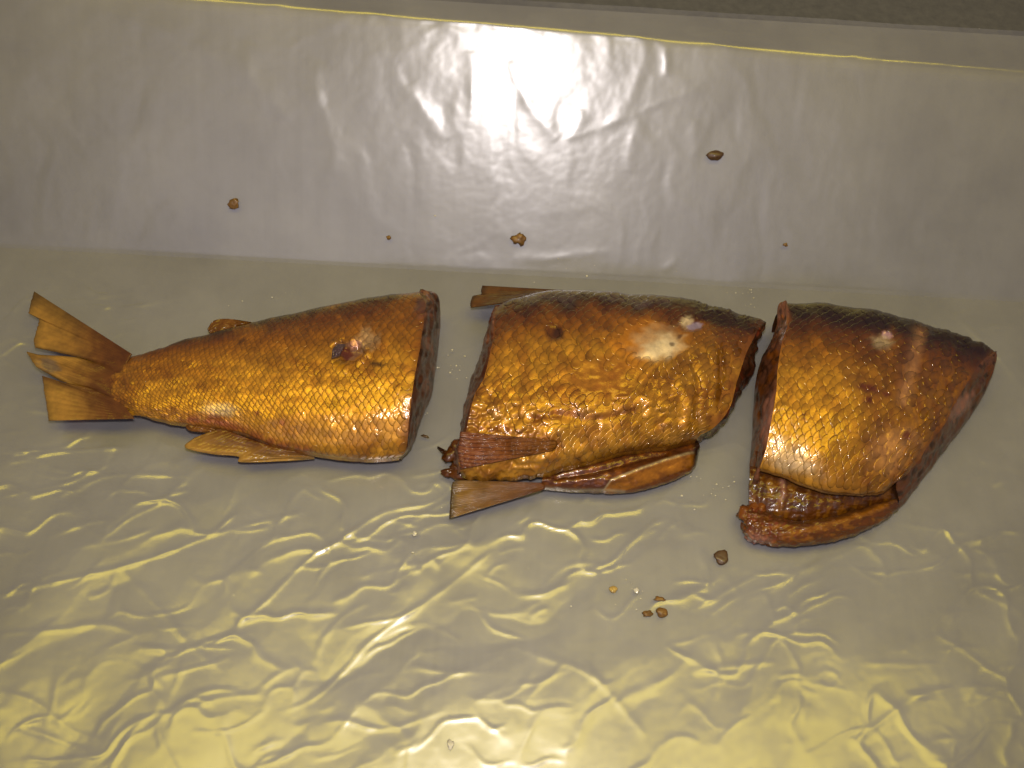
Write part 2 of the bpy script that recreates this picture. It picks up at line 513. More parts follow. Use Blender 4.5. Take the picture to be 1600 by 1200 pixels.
# physical sheet coordinates: x and arc length q
dY = np.diff(Y, axis=1, prepend=Y[:, :1]); dZ = np.diff(Z, axis=1, prepend=Z[:, :1])
Q = np.cumsum(np.sqrt(dY ** 2 + dZ ** 2), axis=1)
H = np.zeros_like(X)
wob = 0.0012 * fbm(X * 60, Y * 60, 3, 3)
for pts, hh, ww in CREASES:
    S = surf_at(spline(pts, max(6, 3 * len(pts))))
    A = S[:-1]; Bv = S[1:]
    lo = S.min(0)[:2] - 0.015; hi = S.max(0)[:2] + 0.015
    i0, i1 = np.searchsorted(fx, [lo[0], hi[0]]); j0, j1 = np.searchsorted(fy, [lo[1], hi[1]])
    i1 = max(i1, i0 + 1); j1 = max(j1, j0 + 1)
    sub = np.stack([X[i0:i1, j0:j1], Y[i0:i1, j0:j1], Z[i0:i1, j0:j1]], -1)
    dmin = np.full(sub.shape[:2], 1.0); par = np.zeros(sub.shape[:2])
    for k in range(len(A)):
        ab = Bv[k] - A[k]; l2 = ab @ ab + 1e-12
        t = np.clip(((sub - A[k]) @ ab) / l2, 0, 1)
        dd = np.linalg.norm(sub - A[k] - t[..., None] * ab, axis=-1)
        m = dd < dmin; dmin[m] = dd[m]; par[m] = (k + t[m]) / len(A)
    dmin = np.abs(dmin + 0.5 * wob[i0:i1, j0:j1])
    taper = np.clip(4 * par * (1 - par), 0, 1) ** 0.5 if len(pts) < 9 else 1.0
    mod = 0.7 + 0.5 * perlin(sub[..., 0] * 90, sub[..., 1] * 90, 11)
    w = (0.85 if max(p[1] for p in pts) > 450 else 2.1) * ww * 1e-3 * (0.8 + 0.3 * perlin(sub[..., 0] * 50, sub[..., 1] * 50, 12))
    mv = sum(p[1] for p in pts) / len(pts)
    boost = 0.45 if max(p[1] for p in pts) <= 450 else (1.5 if mv < 640 else (1.15 if mv < 880 else 0.75))
    H[i0:i1, j0:j1] += boost * hh * 1e-3 * taper * mod * np.exp(-(dmin / w) ** 1.6)
# crumpled texture: broad puckers and fine ridges, strongest in front and at the left
back = sstep(-0.004, 0.008, Y - B0[1])
wx, wy = fbm(X * 18, Y * 18, 21, 3), fbm(X * 18, Y * 18, 22, 3)
r1 = 1 - np.abs(fbm(X * 26 + 1.1 * wx + 0.5 * Y * 26, Y * 44 + 1.1 * wy, 31, 3))
r2 = 1 - np.abs(fbm(X * 60 + 0.8 * wx, Y * 95 + 0.8 * wy, 32, 3))
front = np.clip(sstep(620, 840, Vp) + 1.0 * sstep(420, 100, U) * sstep(420, 470, Vp) + 0.6 * sstep(1380, 1540, U) * sstep(440, 500, Vp), 0.15, 1) * (1 - back)
ca, sa = math.cos(math.radians(24)), math.sin(math.radians(24))
xr_, yr_ = X * ca + Y * sa + 0.012 * wx, -X * sa + Y * ca + 0.012 * wy
w3 = fbm(X * 45, Y * 45, 23, 2)
e1 = cell_edge(xr_ / 0.052 + 0.12 * w3, yr_ / 0.026 + 0.12 * w3, 71); e2 = cell_edge(xr_ / 0.028 + 3.1 + 0.1 * w3, yr_ / 0.015 + 0.1 * w3, 72)
m1 = sstep(-0.25, 0.35, fbm(X * 20, Y * 20, 73, 2)); m2 = sstep(-0.15, 0.45, fbm(X * 26, Y * 26, 74, 2))
H += front * (0.0021 * facets(xr_ / 0.062, yr_ / 0.036, 31) + 0.0008 * facets(xr_ / 0.027 + 5.3, yr_ / 0.017 + 2.1 + 0.4 * wx, 32)
              + (0.00060 - 0.00030 * sstep(880, 1060, Vp)) * m1 * np.exp(-(e1 / 0.075) ** 1.5) + (0.00036 - 0.00015 * sstep(880, 1060, Vp)) * m2 * np.exp(-(e2 / 0.10) ** 1.5))
H += back * (0.00016 * fbm(X * 26 + 1.5 * wx, Q * 7 + wy, 51, 2) + 0.0002 * facets(X / 0.05 + 0.5 * wx, Q / 0.09 + 0.5 * wy, 53) + 0.0003 * perlin(X * 12, Q * 9, 52))
H += 0.000025 * fbm(X * 240, Q * 240, 61, 2)
ledge = sstep(0.0, 0.004, Z - (TOP0[2] + (X - TOP0[0]) / (TOP1[0] - TOP0[0]) * (TOP1[2] - TOP0[2])) + 0.002)
H += ledge * (0.0011 * facets(X / 0.06 + 0.3 * wx, Y / 0.008 + 0.4 * wy, 95) + 0.0006 * np.exp(-(cell_edge(X / 0.07, Y / 0.011, 96) / 0.12) ** 1.5))
for (u, v, ru, rv) in FLAT:
    H *= sstep(0.7, 1.15, np.hypot((U - u) / ru, (Vp - v) / rv)) * 0.93 + 0.07
H += 0.0002
jb = nfr - 1
# displace along the surface normal
dXu = np.gradient(Z, axis=0) / np.gradient(X, axis=0)
dyy = np.gradient(Y, axis=1); dyy[dyy < 1e-7] = 1e-7
dZy = np.gradient(Z, axis=1) / dyy
dZy[:, :jb + 1] = 0
dZy = np.clip(dZy, -0.1, np.tan(ALPHA) * 1.02)
nn = np.sqrt(1 + dXu ** 2 + dZy ** 2)
FP = np.stack([X - H * dXu / nn, Y - H * dZy / nn, Z + H / nn], -1)
o = mesh_obj('plastic_sheet', FP.reshape(-1, 3), grid_faces(nx, ny), FILM)
sharp_row(o, ny, jb)
tag(o, 'clear crinkled plastic sheet spread over the steel worktop beneath the fish', 'plastic sheet')


def film_at(px):
    """point and height of the sheet at a photo pixel"""
    P = surf_at(px)[0]
    i = int(np.clip(np.searchsorted(fx, P[0]), 1, nx - 2)); j = int(np.clip(np.searchsorted(fy, P[1]), 1, ny - 2))
    n = np.cross(FP[i + 1, j] - FP[i - 1, j], FP[i, j + 1] - FP[i, j - 1]); n /= np.linalg.norm(n)
    return FP[i, j], n


# ------------------------------------------------------------------ fish pieces
GOLD = np.array([0.385, 0.176, 0.012]); AMBER = np.array([0.235, 0.086, 0.005]); RUST = np.array([0.118, 0.035, 0.004])
DARK = np.array([0.030, 0.011, 0.004]); PURP = np.array([0.13, 0.075, 0.085]); PALE = np.array([0.72, 0.56, 0.32])
RED = np.array([0.16, 0.030, 0.012]); MEATC = np.array([0.12, 0.045, 0.022]); PINK = np.array([0.42, 0.19, 0.13])


class Patch:
    """Skin of one piece: a Coons patch over four edges given as photo outline + real height, t from back to belly, s from tail to head"""
    def __init__(s, D, zD, V, zV, L, bL, R, bR, ns=260, nt=170, pw=0.62, mid=0.0):
        s.ns, s.nt = ns, nt
        S = np.linspace(0, 1, ns); T = np.linspace(0, 1, nt)
        zd = np.interp(S, np.linspace(0, 1, len(zD)), zD); zv = np.interp(S, np.linspace(0, 1, len(zV)), zV)
        shape = (4 * T * (1 - T)) ** pw
        cD = at(spline(D, ns), zd); cV = at(spline(V, ns), zv)
        cL = at(spline(L, nt), zd[0] + (zv[0] - zd[0]) * T + bL * shape)
        cR = at(spline(R, nt), zd[-1] + (zv[-1] - zd[-1]) * T + bR * shape)
        cL[0] = cD[0]; cL[-1] = cV[0]; cR[0] = cD[-1]; cR[-1] = cV[-1]
        s_, t_ = S[:, None, None], T[None, :, None]
        P = (1 - t_) * cD[:, None] + t_ * cV[:, None] + (1 - s_) * cL[None] + s_ * cR[None] - (
            (1 - s_) * (1 - t_) * cD[0] + s_ * (1 - t_) * cD[-1] + (1 - s_) * t_ * cV[0] + s_ * t_ * cV[-1])
        P[..., 2] += mid * (np.sin(np.pi * S)[:, None] * shape[None])
        # even spacing from back to belly
        for i in range(ns):
            l = np.r_[0, np.cumsum(np.linalg.norm(np.diff(P[i], axis=0), axis=1))]
            q = np.linspace(0, l[-1], nt)
            P[i] = np.stack([np.interp(q, l, P[i][:, k]) for k in range(3)], -1)
        s.P = P; s.fresh()

    def fresh(s):
        a = np.gradient(s.P, axis=0); b = np.gradient(s.P, axis=1)
        n = np.cross(b, a); l = np.linalg.norm(n, axis=-1, keepdims=True); l[l == 0] = 1
        s.N = n / l
        if s.N[..., 2].mean() < 0: s.N = -s.N; s.flip = True
        else: s.flip = False
        s.px = pix(s.P)

    def displace(s, h):
        s.P = s.P + s.N * h[..., None]; s.P[..., 2] = np.maximum(s.P[..., 2], 0.0008); s.fresh()

    def sample(s, A, q, r):
        x = np.clip(q, 0, 1) * (s.ns - 1); y = np.clip(r, 0, 1) * (s.nt - 1)
        i = np.minimum(x.astype(int), s.ns - 2); j = np.minimum(y.astype(int), s.nt - 2)
        fx_, fy_ = (x - i)[..., None], (y - j)[..., None]
        return (A[i, j] * (1 - fx_) * (1 - fy_) + A[i + 1, j] * fx_ * (1 - fy_) + A[i, j + 1] * (1 - fx_) * fy_ + A[i + 1, j + 1] * fx_ * fy_)


def skirt(edge, outs, z_fracs, odir):
    """rows of points from a skin edge round and down: outs = outward shift as a share of edge height"""
    rows = []
    for o_, f in zip(outs, z_fracs):
        r = edge.copy(); r[:, 2] = edge[:, 2] * f
        r[:, :2] += (np.asarray(odir) * o_)[None] * edge[:, 2:3]
        rows.append(r)
    return rows


def blob(px, u, v, ru, rv, ang=0.0, soft=0.5, rough=0.35, seed=1):
    a = math.radians(ang); dx = px[..., 0] - u; dy = px[..., 1] - v
    x = (dx * math.cos(a) + dy * math.sin(a)) / ru; y = (-dx * math.sin(a) + dy * math.cos(a)) / rv
    d = np.hypot(x, y) + rough * fbm(px[..., 0] / (0.7 * max(ru, 6)), px[..., 1] / (0.7 * max(rv, 6)), seed, 3)
    return 1 - sstep(1 - soft, 1 + soft, d)


def mixc(c, col, w):
    return c * (1 - w[..., None]) + np.asarray(col) * w[..., None]


def ridge_px(px, pts, w):
    """1 on a photo-space polyline falling off over w pixels"""
    pts = spline(pts, 4 * len(pts)); d = np.full(px.shape[:-1], 1e9)
    for k in range(len(pts) - 1):
        a, b = pts[k], pts[k + 1]; ab = b - a
        t = np.clip(((px - a) @ ab) / (ab @ ab + 1e-9), 0, 1)
        d = np.minimum(d, np.linalg.norm(px - a - t[..., None] * ab, axis=-1))
    return np.exp(-(d / w) ** 2)


def skin_object(pt, parent, colf, dors, vent, name='skin', under=None):
    """mesh of the skin: the patch plus the hidden turn-under along back and belly"""
    P = pt.P; ns = pt.ns
    rows_d = skirt(P[:, 0], *dors)[::-1]; rows_v = skirt(P[:, -1], *vent)
    A = np.concatenate([np.stack(rows_d, 1), P, np.stack(rows_v, 1)], 1)
    c = colf(pt.px, np.linspace(0, 1, ns)[:, None], np.linspace(0, 1, pt.nt)[None])
    c = np.concatenate([np.repeat(c[:, :1], len(rows_d), 1), c, np.repeat(c[:, -1:], len(rows_v), 1) if under is None else np.broadcast_to(np.asarray(under), (ns, len(rows_v), 3))], 1)
    return mesh_obj(name, A.reshape(-1, 3), grid_faces(ns, A.shape[1], flip=not pt.flip), SKIN, parent, c.reshape(-1, 3))


def make_scales(pt, parent, colf, nrow, aspect, keep, hgt=0.00040, smin=0.0, smax=1.0, tmin=0.02, tmax=0.985, limit=300, tail=-1):
    """overlapping scales laid in rows on the skin, each its own small shell; free edge towards the tail"""
    Ps = np.linalg.norm(np.gradient(pt.P, axis=0), axis=-1) * (pt.ns - 1)
    Pt = np.linalg.norm(np.gradient(pt.P, axis=1), axis=-1) * (pt.nt - 1)
    mid = pt.nt // 2
    s_pos = []; q = smin
    while q < smax:
        i = min(int(q * (pt.ns - 1)), pt.ns - 1)
        step = aspect * 2 * (Pt[i, mid] / nrow) / Ps[i, mid]
        s_pos.append((q, step)); q += step
    NA = 12
    ang = np.linspace(0, 2 * np.pi, NA, endpoint=False)
    found = []
    for r in range(nrow):
        t0 = tmin + (tmax - tmin) * (r + 0.5) / nrow
        for (q, st) in s_pos:
            q0 = q + (0.5 * st if r % 2 else 0.0) + random.uniform(-.09, .09) * st
            tt = t0 + random.uniform(-.12, .12) / nrow
            if q0 < smin + 0.2 * st or q0 > smax - 0.15 * st: continue
            c0 = pt.sample(pt.P, np.array([q0]), np.array([tt]))[0]
            u, v = pix(c0)
            k = keep(u, v)
            if random.random() > k: continue
            j = random.uniform(0.92, 1.10)
            ha = 0.74 * st * j; hb = 1.18 / nrow * j
            rot = random.gauss(0, .07)
            lift = hgt * random.uniform(0.75, 1.3)
            if random.random() < 0.04: lift *= 1.8
            lift *= 0.8 * (0.3 + 0.7 * float(sstep(0.1, 0.34, tt)))
            jx, jy = random.gauss(0, .22), random.gauss(0, .22)
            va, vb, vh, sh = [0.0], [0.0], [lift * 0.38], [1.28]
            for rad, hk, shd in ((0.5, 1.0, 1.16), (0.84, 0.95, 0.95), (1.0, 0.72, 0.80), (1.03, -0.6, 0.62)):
                for a in ang:
                    ca, sa = math.cos(a), math.sin(a)
                    # blunt rounded free edge, broad base
                    xx = rad * ca * (1.0 if ca * tail > 0 else 0.85); yy = rad * sa * (0.98 - 0.10 * ca * tail)
                    xr = xx * math.cos(rot) - yy * math.sin(rot); yr = xx * math.sin(rot) + yy * math.cos(rot)
                    va.append(xr); vb.append(yr)
                    tailness = 0.5 + 0.5 * xr * tail       # 1 at the free edge
                    vh.append(lift * (hk * (1.25 * tailness) - 0.45 * (1 - tailness) + 0.12 * (1 - yr * yr) + jx * xr + jy * yr))
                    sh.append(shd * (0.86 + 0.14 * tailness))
            va = np.array(va); vb = np.array(vb)
            qs_, ts_ = q0 + va * ha, tt + vb * hb
            p = pt.sample(pt.P, qs_, ts_); n = pt.sample(pt.N, qs_, ts_)
            over = np.maximum(0, np.maximum(qs_ - 1, -qs_)) + np.maximum(0, np.maximum(ts_ - 1, -ts_))
            p = p + n * (np.array(vh) * (over == 0))[:, None]
            tone = random.uniform(0.82, 1.16)
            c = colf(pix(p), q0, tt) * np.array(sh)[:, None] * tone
            pw = pix(p); size = np.ptp(pw[:, 0]) * np.ptp(pw[:, 1])
            found.append((size, p, c))
    faces = [(0, 1 + (k + 1) % NA, 1 + k) for k in range(NA)]
    for rg in range(3):
        b0, b1 = 1 + rg * NA, 1 + (rg + 1) * NA
        faces += [(b0 + k, b0 + (k + 1) % NA, b1 + (k + 1) % NA, b1 + k) for k in range(NA)]
    # orient like the skin
    p = found[0][1]
    nrm = np.cross(p[faces[0][1]] - p[0], p[faces[0][2]] - p[0])
    if nrm[2] < 0: faces = [tuple(reversed(f)) for f in faces]
    found.sort(key=lambda f: -f[0])
    for (_, p, c) in found[:limit]:
        mesh_obj('scale', p, faces, SCALE, parent, c)
    rest = found[limit:]
    if rest:
        V = np.concatenate([f[1] for f in rest]); C = np.concatenate([f[2] for f in rest]); k0 = len(rest[0][1])
        fs = [tuple(i + k * k0 for i in f) for k in range(len(rest)) for f in faces]
        o = mesh_obj('small_scales', V, fs, SCALE, parent, C); o['kind'] = 'stuff'
    print('scales', len(found))


def face_strip(name, parent, e0, e1, colf, n=14, bulge=0.002, rough=0.0011, seed=3, mat=None, flip=None):
    """rough cut face between two 3-D edge curves of equal length"""
    m = len(e0); k = np.linspace(0, 1, n)
    P = e0[:, None] * (1 - k)[None, :, None] + e1[:, None] * k[None, :, None]
    a = np.gradient(P, axis=0); b = np.gradient(P, axis=1)
    nr = np.cross(a, b); nr /= np.linalg.norm(nr, axis=-1, keepdims=True) + 1e-12
    v = CAM - P.mean((0, 1))
    if (nr.mean((0, 1)) @ v) < 0: nr = -nr; fl = True
    else: fl = False
    L = np.cumsum(np.r_[0, np.linalg.norm(np.diff(e0, axis=0), axis=1)])
    q = L[:, None] + 0 * k[None]; w = np.linalg.norm(e1 - e0, axis=1).mean() * k[None] + 0 * L[:, None]
    ed = (4 * k * (1 - k))[None] ** 0.5
    h = bulge * ed + rough * ed * fbm(q * 130, w * 200, seed, 4)
    P = P + nr * h[..., None]
    P[..., 2] = np.maximum(P[..., 2], 0.0004)
    c = colf(q, k[None] + 0 * q, pix(P))
    return mesh_obj(name, P.reshape(-1, 3), grid_faces(m, n, flip=fl), mat or MEAT, parent, c.reshape(-1, 3))


def zskin(pt, off):
    q = pt.px[::3, ::3].reshape(-1, 2); zz = pt.P[::3, ::3, 2].reshape(-1)

    def f(px):
        p = px.reshape(-1, 2); out = np.empty(len(p))
        for i in range(0, len(p), 400):
            d = ((p[i:i + 400, None] - q[None]) ** 2).sum(-1); out[i:i + 400] = zz[d.argmin(1)]
        return out.reshape(px.shape[:-1]) + off
    return f


def fin(name, parent, base, tip, zb, zt, c0, c1, nray=10, na=40, thick=0.0004, ridge=0.00016, jag=0.03, edge_dark=0.4, seed=1, arch=0.0, mat=None, colx=None, zf=None, line=0.2, tip_lin=False):
    """thin fan of fin rays between a base curve and a tip curve (photo outline + heights), both sides modelled"""
    nray = int(nray * 2.0); nb = nray * 6 + 1
    k = np.linspace(0, 1, na); r0 = np.linspace(0, 1, nb)
    r = r0 + 0.35 / nray * perlin(r0 * nray * 0.55, r0 * 0 + 3.3, seed + 40)
    B = spline(base, nb); T = spline(tip, nb)
    if tip_lin:
        tp = np.array(tip, float); l = np.r_[0, np.cumsum(np.linalg.norm(np.diff(tp, axis=0), axis=1))]
        q = np.linspace(0, l[-1], nb); T = np.stack([np.interp(q, l, tp[:, 0]), np.interp(q, l, tp[:, 1])], -1)
    j = 1 + jag * np.where(np.arange(nb) % 6 < 3, 1, -1) * perlin(r * nray * 1.7, r * 0 + seed, seed)
    kk = k[:, None] * j[None]
    px = B[None] * (1 - kk[..., None]) + T[None] * kk[..., None]
    zbv = np.interp(r0, np.linspace(0, 1, len(np.atleast_1d(zb))), np.atleast_1d(zb)); ztv = np.interp(r0, np.linspace(0, 1, len(np.atleast_1d(zt))), np.atleast_1d(zt))
    z = zbv[None] * (1 - k[:, None]) + ztv[None] * k[:, None] + arch * (4 * k * (1 - k))[:, None]
    z = z + 0.0006 * fbm(k[:, None] * 3 + 0 * r[None], r[None] * 4 + 0 * k[:, None], seed + 5, 2)
    prof = np.abs(np.sin(np.pi * r * nray)) ** 0.7
    if zf is not None: z = z * 0.0 + zf(px)
    z = np.maximum(z, thick + 0.0005) + ridge * prof[None] * (0.4 + 0.6 * np.sin(np.pi * np.clip(k, 0, 1))[:, None])
    top = at(px, z)
    bot = top.copy(); bot[..., 2] -= thick
    V = np.concatenate([top.reshape(-1, 3), bot.reshape(-1, 3)])
    f = grid_faces(na, nb).tolist(); n0 = na * nb
    f2 = [tuple(i + n0 for i in reversed(q)) for q in f]
    rim = [i for i in range(nb)] + [i * nb + nb - 1 for i in range(1, na)] + [(na - 1) * nb + i for i in range(nb - 2, -1, -1)] + [i * nb for i in range(na - 2, 0, -1)]
    f3 = [(rim[i], rim[(i + 1) % len(rim)], rim[(i + 1) % len(rim)] + n0, rim[i] + n0) for i in range(len(rim))]
    a = np.cross(top[1, 0] - top[0, 0], top[0, 1] - top[0, 0])
    if a[2] < 0:
        f = [tuple(reversed(q)) for q in f]; f2 = [tuple(reversed(q)) for q in f2]
    c = np.array(c0)[None, None] * (1 - k[:, None, None]) + np.array(c1)[None, None] * k[:, None, None]
    c = c * (0.92 + 0.10 * prof[None, :, None]) * (1 + 0.08 * fbm(k[:, None] * 1.2 + 0 * r[None], r[None] * nray * 0.9 + 0 * k[:, None], seed, 3))[..., None]
    dk = 1 - edge_dark * sstep(0.90, 1.0, k)[:, None]
    c = c * dk[..., None]
    c *= (1 - line * (sstep(0.07, 0.0, r)))[None, :, None]
    if colx is not None: c = colx(px, c)
    c = c.reshape(-1, 3)
    return mesh_obj(name, V, f + f2 + f3, mat or FIN, parent, np.r_[c, c * 0.8])


def lump(name, parent, px, z, r, col, seed=1, sq=(1, 1, 1), mat=None, rough=0.35, nu=18, nv=12, rotz=0.0):
    """small irregular lump resting on the surface"""
    c = at(np.array(px, float), z)
    th = np.linspace(0, np.pi, nv)[:, None]; ph = np.linspace(0, 2 * np.pi, nu, endpoint=False)[None]
    x = np.sin(th) * np.cos(ph); y_ = np.sin(th) * np.sin(ph); z_ = np.cos(th) + 0 * ph
    d = 1 + rough * fbm(x * 1.6 + 3 * seed, y_ * 1.6 + z_ * 1.3, seed, 3)
    P = np.stack([x * d * sq[0], y_ * d * sq[1], z_ * d * sq[2]], -1) * r
    ca, sa = math.cos(rotz), math.sin(rotz)
    P = np.stack([P[..., 0] * ca - P[..., 1] * sa, P[..., 0] * sa + P[..., 1] * ca, P[..., 2]], -1) + c
    P[..., 2] = np.maximum(P[..., 2], 0.0004)
    i = np.arange(nv - 1)[:, None] * nu + np.arange(nu)[None]
    i2 = np.arange(nv - 1)[:, None] * nu + (np.arange(nu)[None] + 1) % nu
    f = np.stack([i, i + nu, i2 + nu, i2], -1).reshape(-1, 4)
    cc = np.array(col)[None] * (1 + 0.4 * fbm(P[..., 0] * 500, P[..., 1] * 500, seed, 2)).reshape(-1, 1)
    return mesh_obj(name, P.reshape(-1, 3), f, mat or MEAT, parent, cc)


def meat_col(base, alt, dark, seed):
    def f(q, k, px):
        n = fbm(q * 110, k * 2.2, seed, 4); n2 = fbm(q * 190, k * 3.5, seed + 9, 3)
        c = mixc(np.broadcast_to(np.array(base), n.shape + (3,)).copy(), alt, sstep(0.05, 0.55, n))
        c = mixc(c, dark, sstep(0.0, 0.5, n2) * 0.8)
        return c
    return f


FAR = (0.0, 1.0); NEAR = (0.0, -1.0)
DORS = ([.10, .18, .22, .18, .10], [.8, .55, .3, .1, 0.0], FAR)
VENT = ([.03, -.12, -.42, -.85, -1.1], [.85, .62, .40, .18, 0.0], NEAR)


# ============ piece 1: tail ============
D1 = [(196, 543), (250, 538), (324, 522), (391, 504), (490, 482), (572, 466), (655, 456)]
V1 = [(178, 655), (218, 655), (285, 662), (325, 667), (374, 677), (424, 694), (479, 706), (517, 714), (572, 719), (624, 716)]
L1 = [(196, 543), (156, 556), (124, 588), (130, 626), (178, 655)]
R1 = [(655, 456), (665, 475), (663, 496), (658, 534), (647, 595), (640, 650), (635, 700), (624, 716)]
BASE1 = [(655, 456), (682, 459), (688, 485), (687, 520), (683, 560), (677, 600), (673, 622), (658, 655), (645, 690), (624, 718)]
tail = root('smoked_fish_piece', tuple(at((420, 610))), 'golden tail piece of smoked fish with a split tail fin, cut end facing right', 'fish', 'pieces of smoked fish laid in a row')
p1 = Patch(D1, [.016, .018, .020, .021, .025, .027, .028], V1, [.013, .013, .014, .014, .013, .012, .011], L1, .001, R1, .017)


def col1(px, s=None, t=None):
    u, v = px[..., 0], px[..., 1]
    dl = np.interp(u, [p[0] for p in D1], [p[1] for p in D1]); vl = np.interp(u, [p[0] for p in V1], [p[1] for p in V1])
    k = (v - dl) / (vl - dl) + 0.025 * fbm(u / 40, v / 40, 3, 3)
    c = np.broadcast_to(DARK, u.shape + (3,)).copy()
    c = mixc(c, RUST, sstep(-0.02, 0.08, k)); c = mixc(c, AMBER, sstep(0.05, 0.22, k)); c = mixc(c, GOLD, sstep(0.18, 0.42, k))
    c = mixc(c, AMBER * 1.0, 0.7 * sstep(0.0, 0.45, fbm(u / 60, v / 40, 8, 4)))
    c = mixc(c, RUST * 1.3, 0.5 * sstep(0.1, 0.6, fbm(u / 28, v / 22, 88, 4)) * sstep(0.2, 0.38, k))
    c = mixc(c, GOLD * 1.25, 0.5 * blob(px, 470, 630, 160, 50, 10, .6))
    c = mixc(c, PALE * 0.8, 0.55 * blob(px, 345, 640, 26, 9, 5, .6))
    c = mixc(c, RED * 1.3, 0.75 * ridge_px(px, [(290, 655), (340, 660), (375, 672), (430, 694), (480, 704)], 9) * (1 + fbm(u / 14, v / 14, 6, 2)).clip(0, 1))
    c = mixc(c, RUST * 1.0, 0.9 * sstep(222, 165, u + 12 * fbm(u / 14, v / 14, 66, 3)) * (0.7 + 0.5 * fbm(u / 12, v / 12, 5, 2)).clip(0, 1))
    c = mixc(c, PURP * 0.5, 0.9 * blob(px, 664, 474, 12, 22, 15, .4))
    c = mixc(c, RED, 0.7 * blob(px, 402, 645, 5, 4)); c = mixc(c, RED, 0.6 * blob(px, 441, 660, 6, 5))
    c = mixc(c, RUST * 1.2, 0.6 * sstep(18, 0, np.abs(u - np.interp(v, [456, 496, 534, 595, 650, 700], [665, 663, 658, 647, 640, 635])) ))
    c = mixc(c, np.array([.15, .075, .05]), 0.75 * blob(px, 546, 548, 22, 14, 10, .3, .5)); c = mixc(c, RED * 0.6, 0.9 * blob(px, 540, 553, 12, 9, 0, .3, .5))
    c = mixc(c, PINK, 0.9 * blob(px, 556, 538, 10, 6, -20, .3, .5))
    c = mixc(c, PALE * 0.8, 0.3 * blob(px, 575, 530, 14, 17, 10, .5, .5))
    c = mixc(c, DARK * 1.2, 0.8 * blob(px, 589, 569, 10, 4, 15, .4)); c = mixc(c, DARK * 1.5, 0.6 * blob(px, 377, 534, 8, 3, -30, .4))
    return c


h = 0.0004 * fbm(p1.px[..., 0] / 45, p1.px[..., 1] / 30, 4, 3)
h -= 0.0022 * blob(p1.px, 545, 550, 22, 13, 10, .35, .5)
h += 0.0009 * ridge_px(p1.px, [(520, 565), (518, 540), (535, 534), (560, 532), (575, 548), (562, 566)], 4)
S1 = np.linspace(0, 1, p1.ns)[:, None]
h -= 0.0048 * sstep(0.20, 0.01, S1 + 0.02 * fbm(p1.px[..., 0] / 40, p1.px[..., 1] / 25, 9, 2))
p1.displace(h)
skin_object(p1, tail, col1, DORS, VENT)
make_scales(p1, tail, col1, 34, 0.66, lambda u, v: 0.0 if ((u - 546) / 28) ** 2 + ((v - 550) / 18) ** 2 < 1 else (0.75 if u < 215 else 0.985), smin=0.03, smax=0.995, tmin=0.03, tmax=0.97)
e0 = p1.P[-1]; e1 = at(spline(BASE1, p1.nt), 0.0015 + 0.0265 * np.linspace(1, 0, p1.nt) ** 1.6 * (1 - sstep(0.0, 0.35, np.linspace(0, 1, p1.nt))))
face_strip('cut_face', tail, e0, e1, meat_col(MEATC * 0.75, MEATC * 1.6, DARK * 0.7, 5), n=22, bulge=0.0008, rough=0.0008)
# caudal fin in three torn lobes
FB0 = np.array([0.19, 0.060, 0.007]); FT0 = np.array([0.60, 0.33, 0.055])
TIP1 = [(53, 455), (44, 489), (62, 499), (53, 530), (55, 543), (103, 550), (134, 559), (96, 556), (60, 554), (41, 549), (56, 573), (94, 595), (128, 602), (100, 598), (66, 587), (69, 610), (73, 635), (76, 657)]


def col_tail(px, c):
    u, v = px[..., 0], px[..., 1]
    c = mixc(c, np.array([.16, .13, .12]), 0.7 * blob(px, 76, 570, 17, 10, 25, .5))
    c = mixc(c, RUST * 0.9, 0.7 * ridge_px(px, [(70, 589), (103, 602), (150, 610)], 6))
    c = mixc(c, DARK * 1.5, 0.5 * ridge_px(px, [(60, 545), (104, 552), (150, 566)], 3))
    return mixc(c, RUST * 1.3, 0.8 * sstep(108, 165, u + 14 * fbm(u / 16, v / 16, 67, 3)))


fin('tail_fin', tail, [(206, 553), (198, 568), (192, 585), (190, 602), (193, 620), (200, 640), (210, 654)], TIP1, [.016, .0155, .015, .014, .013], [.015, .013, .014, .014, .015, .017, .013, .014, .013, .011], FB0 * 1.2, FT0, 26, na=60, jag=0.012, seed=2, line=0.5, tip_lin=True, colx=col_tail)
# adipose fin: a fleshy nub behind the back ridge
fin('adipose_fin', tail, [(330, 524), (350, 518), (372, 512), (395, 505)], [(324, 514), (334, 501), (356, 498), (392, 503)], [.017, .020], [.018, .021], AMBER * 0.8, AMBER * 0.9, 3, thick=.003, ridge=0.0003, jag=0, seed=8)
# anal fin, folded down onto the sheet
fin('anal_fin', tail, [(345, 668), (380, 682), (430, 698), (492, 711)], [(303, 684), (289, 699), (330, 709), (372, 713), (377, 722), (450, 720), (491, 717)], [.014, .013, .011], [.011, .010, .007], RUST * 1.5, FT0 * 0.95, 12, jag=0.012, seed=10, edge_dark=.25)
fin('anal_fin_lobe', tail, [(300, 652), (330, 660), (365, 672)], [(288, 664), (297, 673), (325, 676), (356, 679)], [.015, .015], [.012, .011], RUST * 1.5, AMBER, 6, jag=0.01, seed=12)
# curled skin at the tear
fin('torn_skin', tail, [(518, 560), (520, 545), (528, 537)], [(530, 556), (535, 546), (540, 538)], [.0395, .0405], [.0425, .0435], PURP * 0.9, PURP * 1.2, 3, thick=.0005, seed=14)
# belly seam membrane
fin('belly_membrane', tail, [(508, 708), (540, 714), (580, 719), (620, 718)], [(515, 717), (545, 722), (580, 722), (622, 718)], [.006, .006], [.003, .003], PINK * 0.4, PINK * 0.6, 4, seed=15)

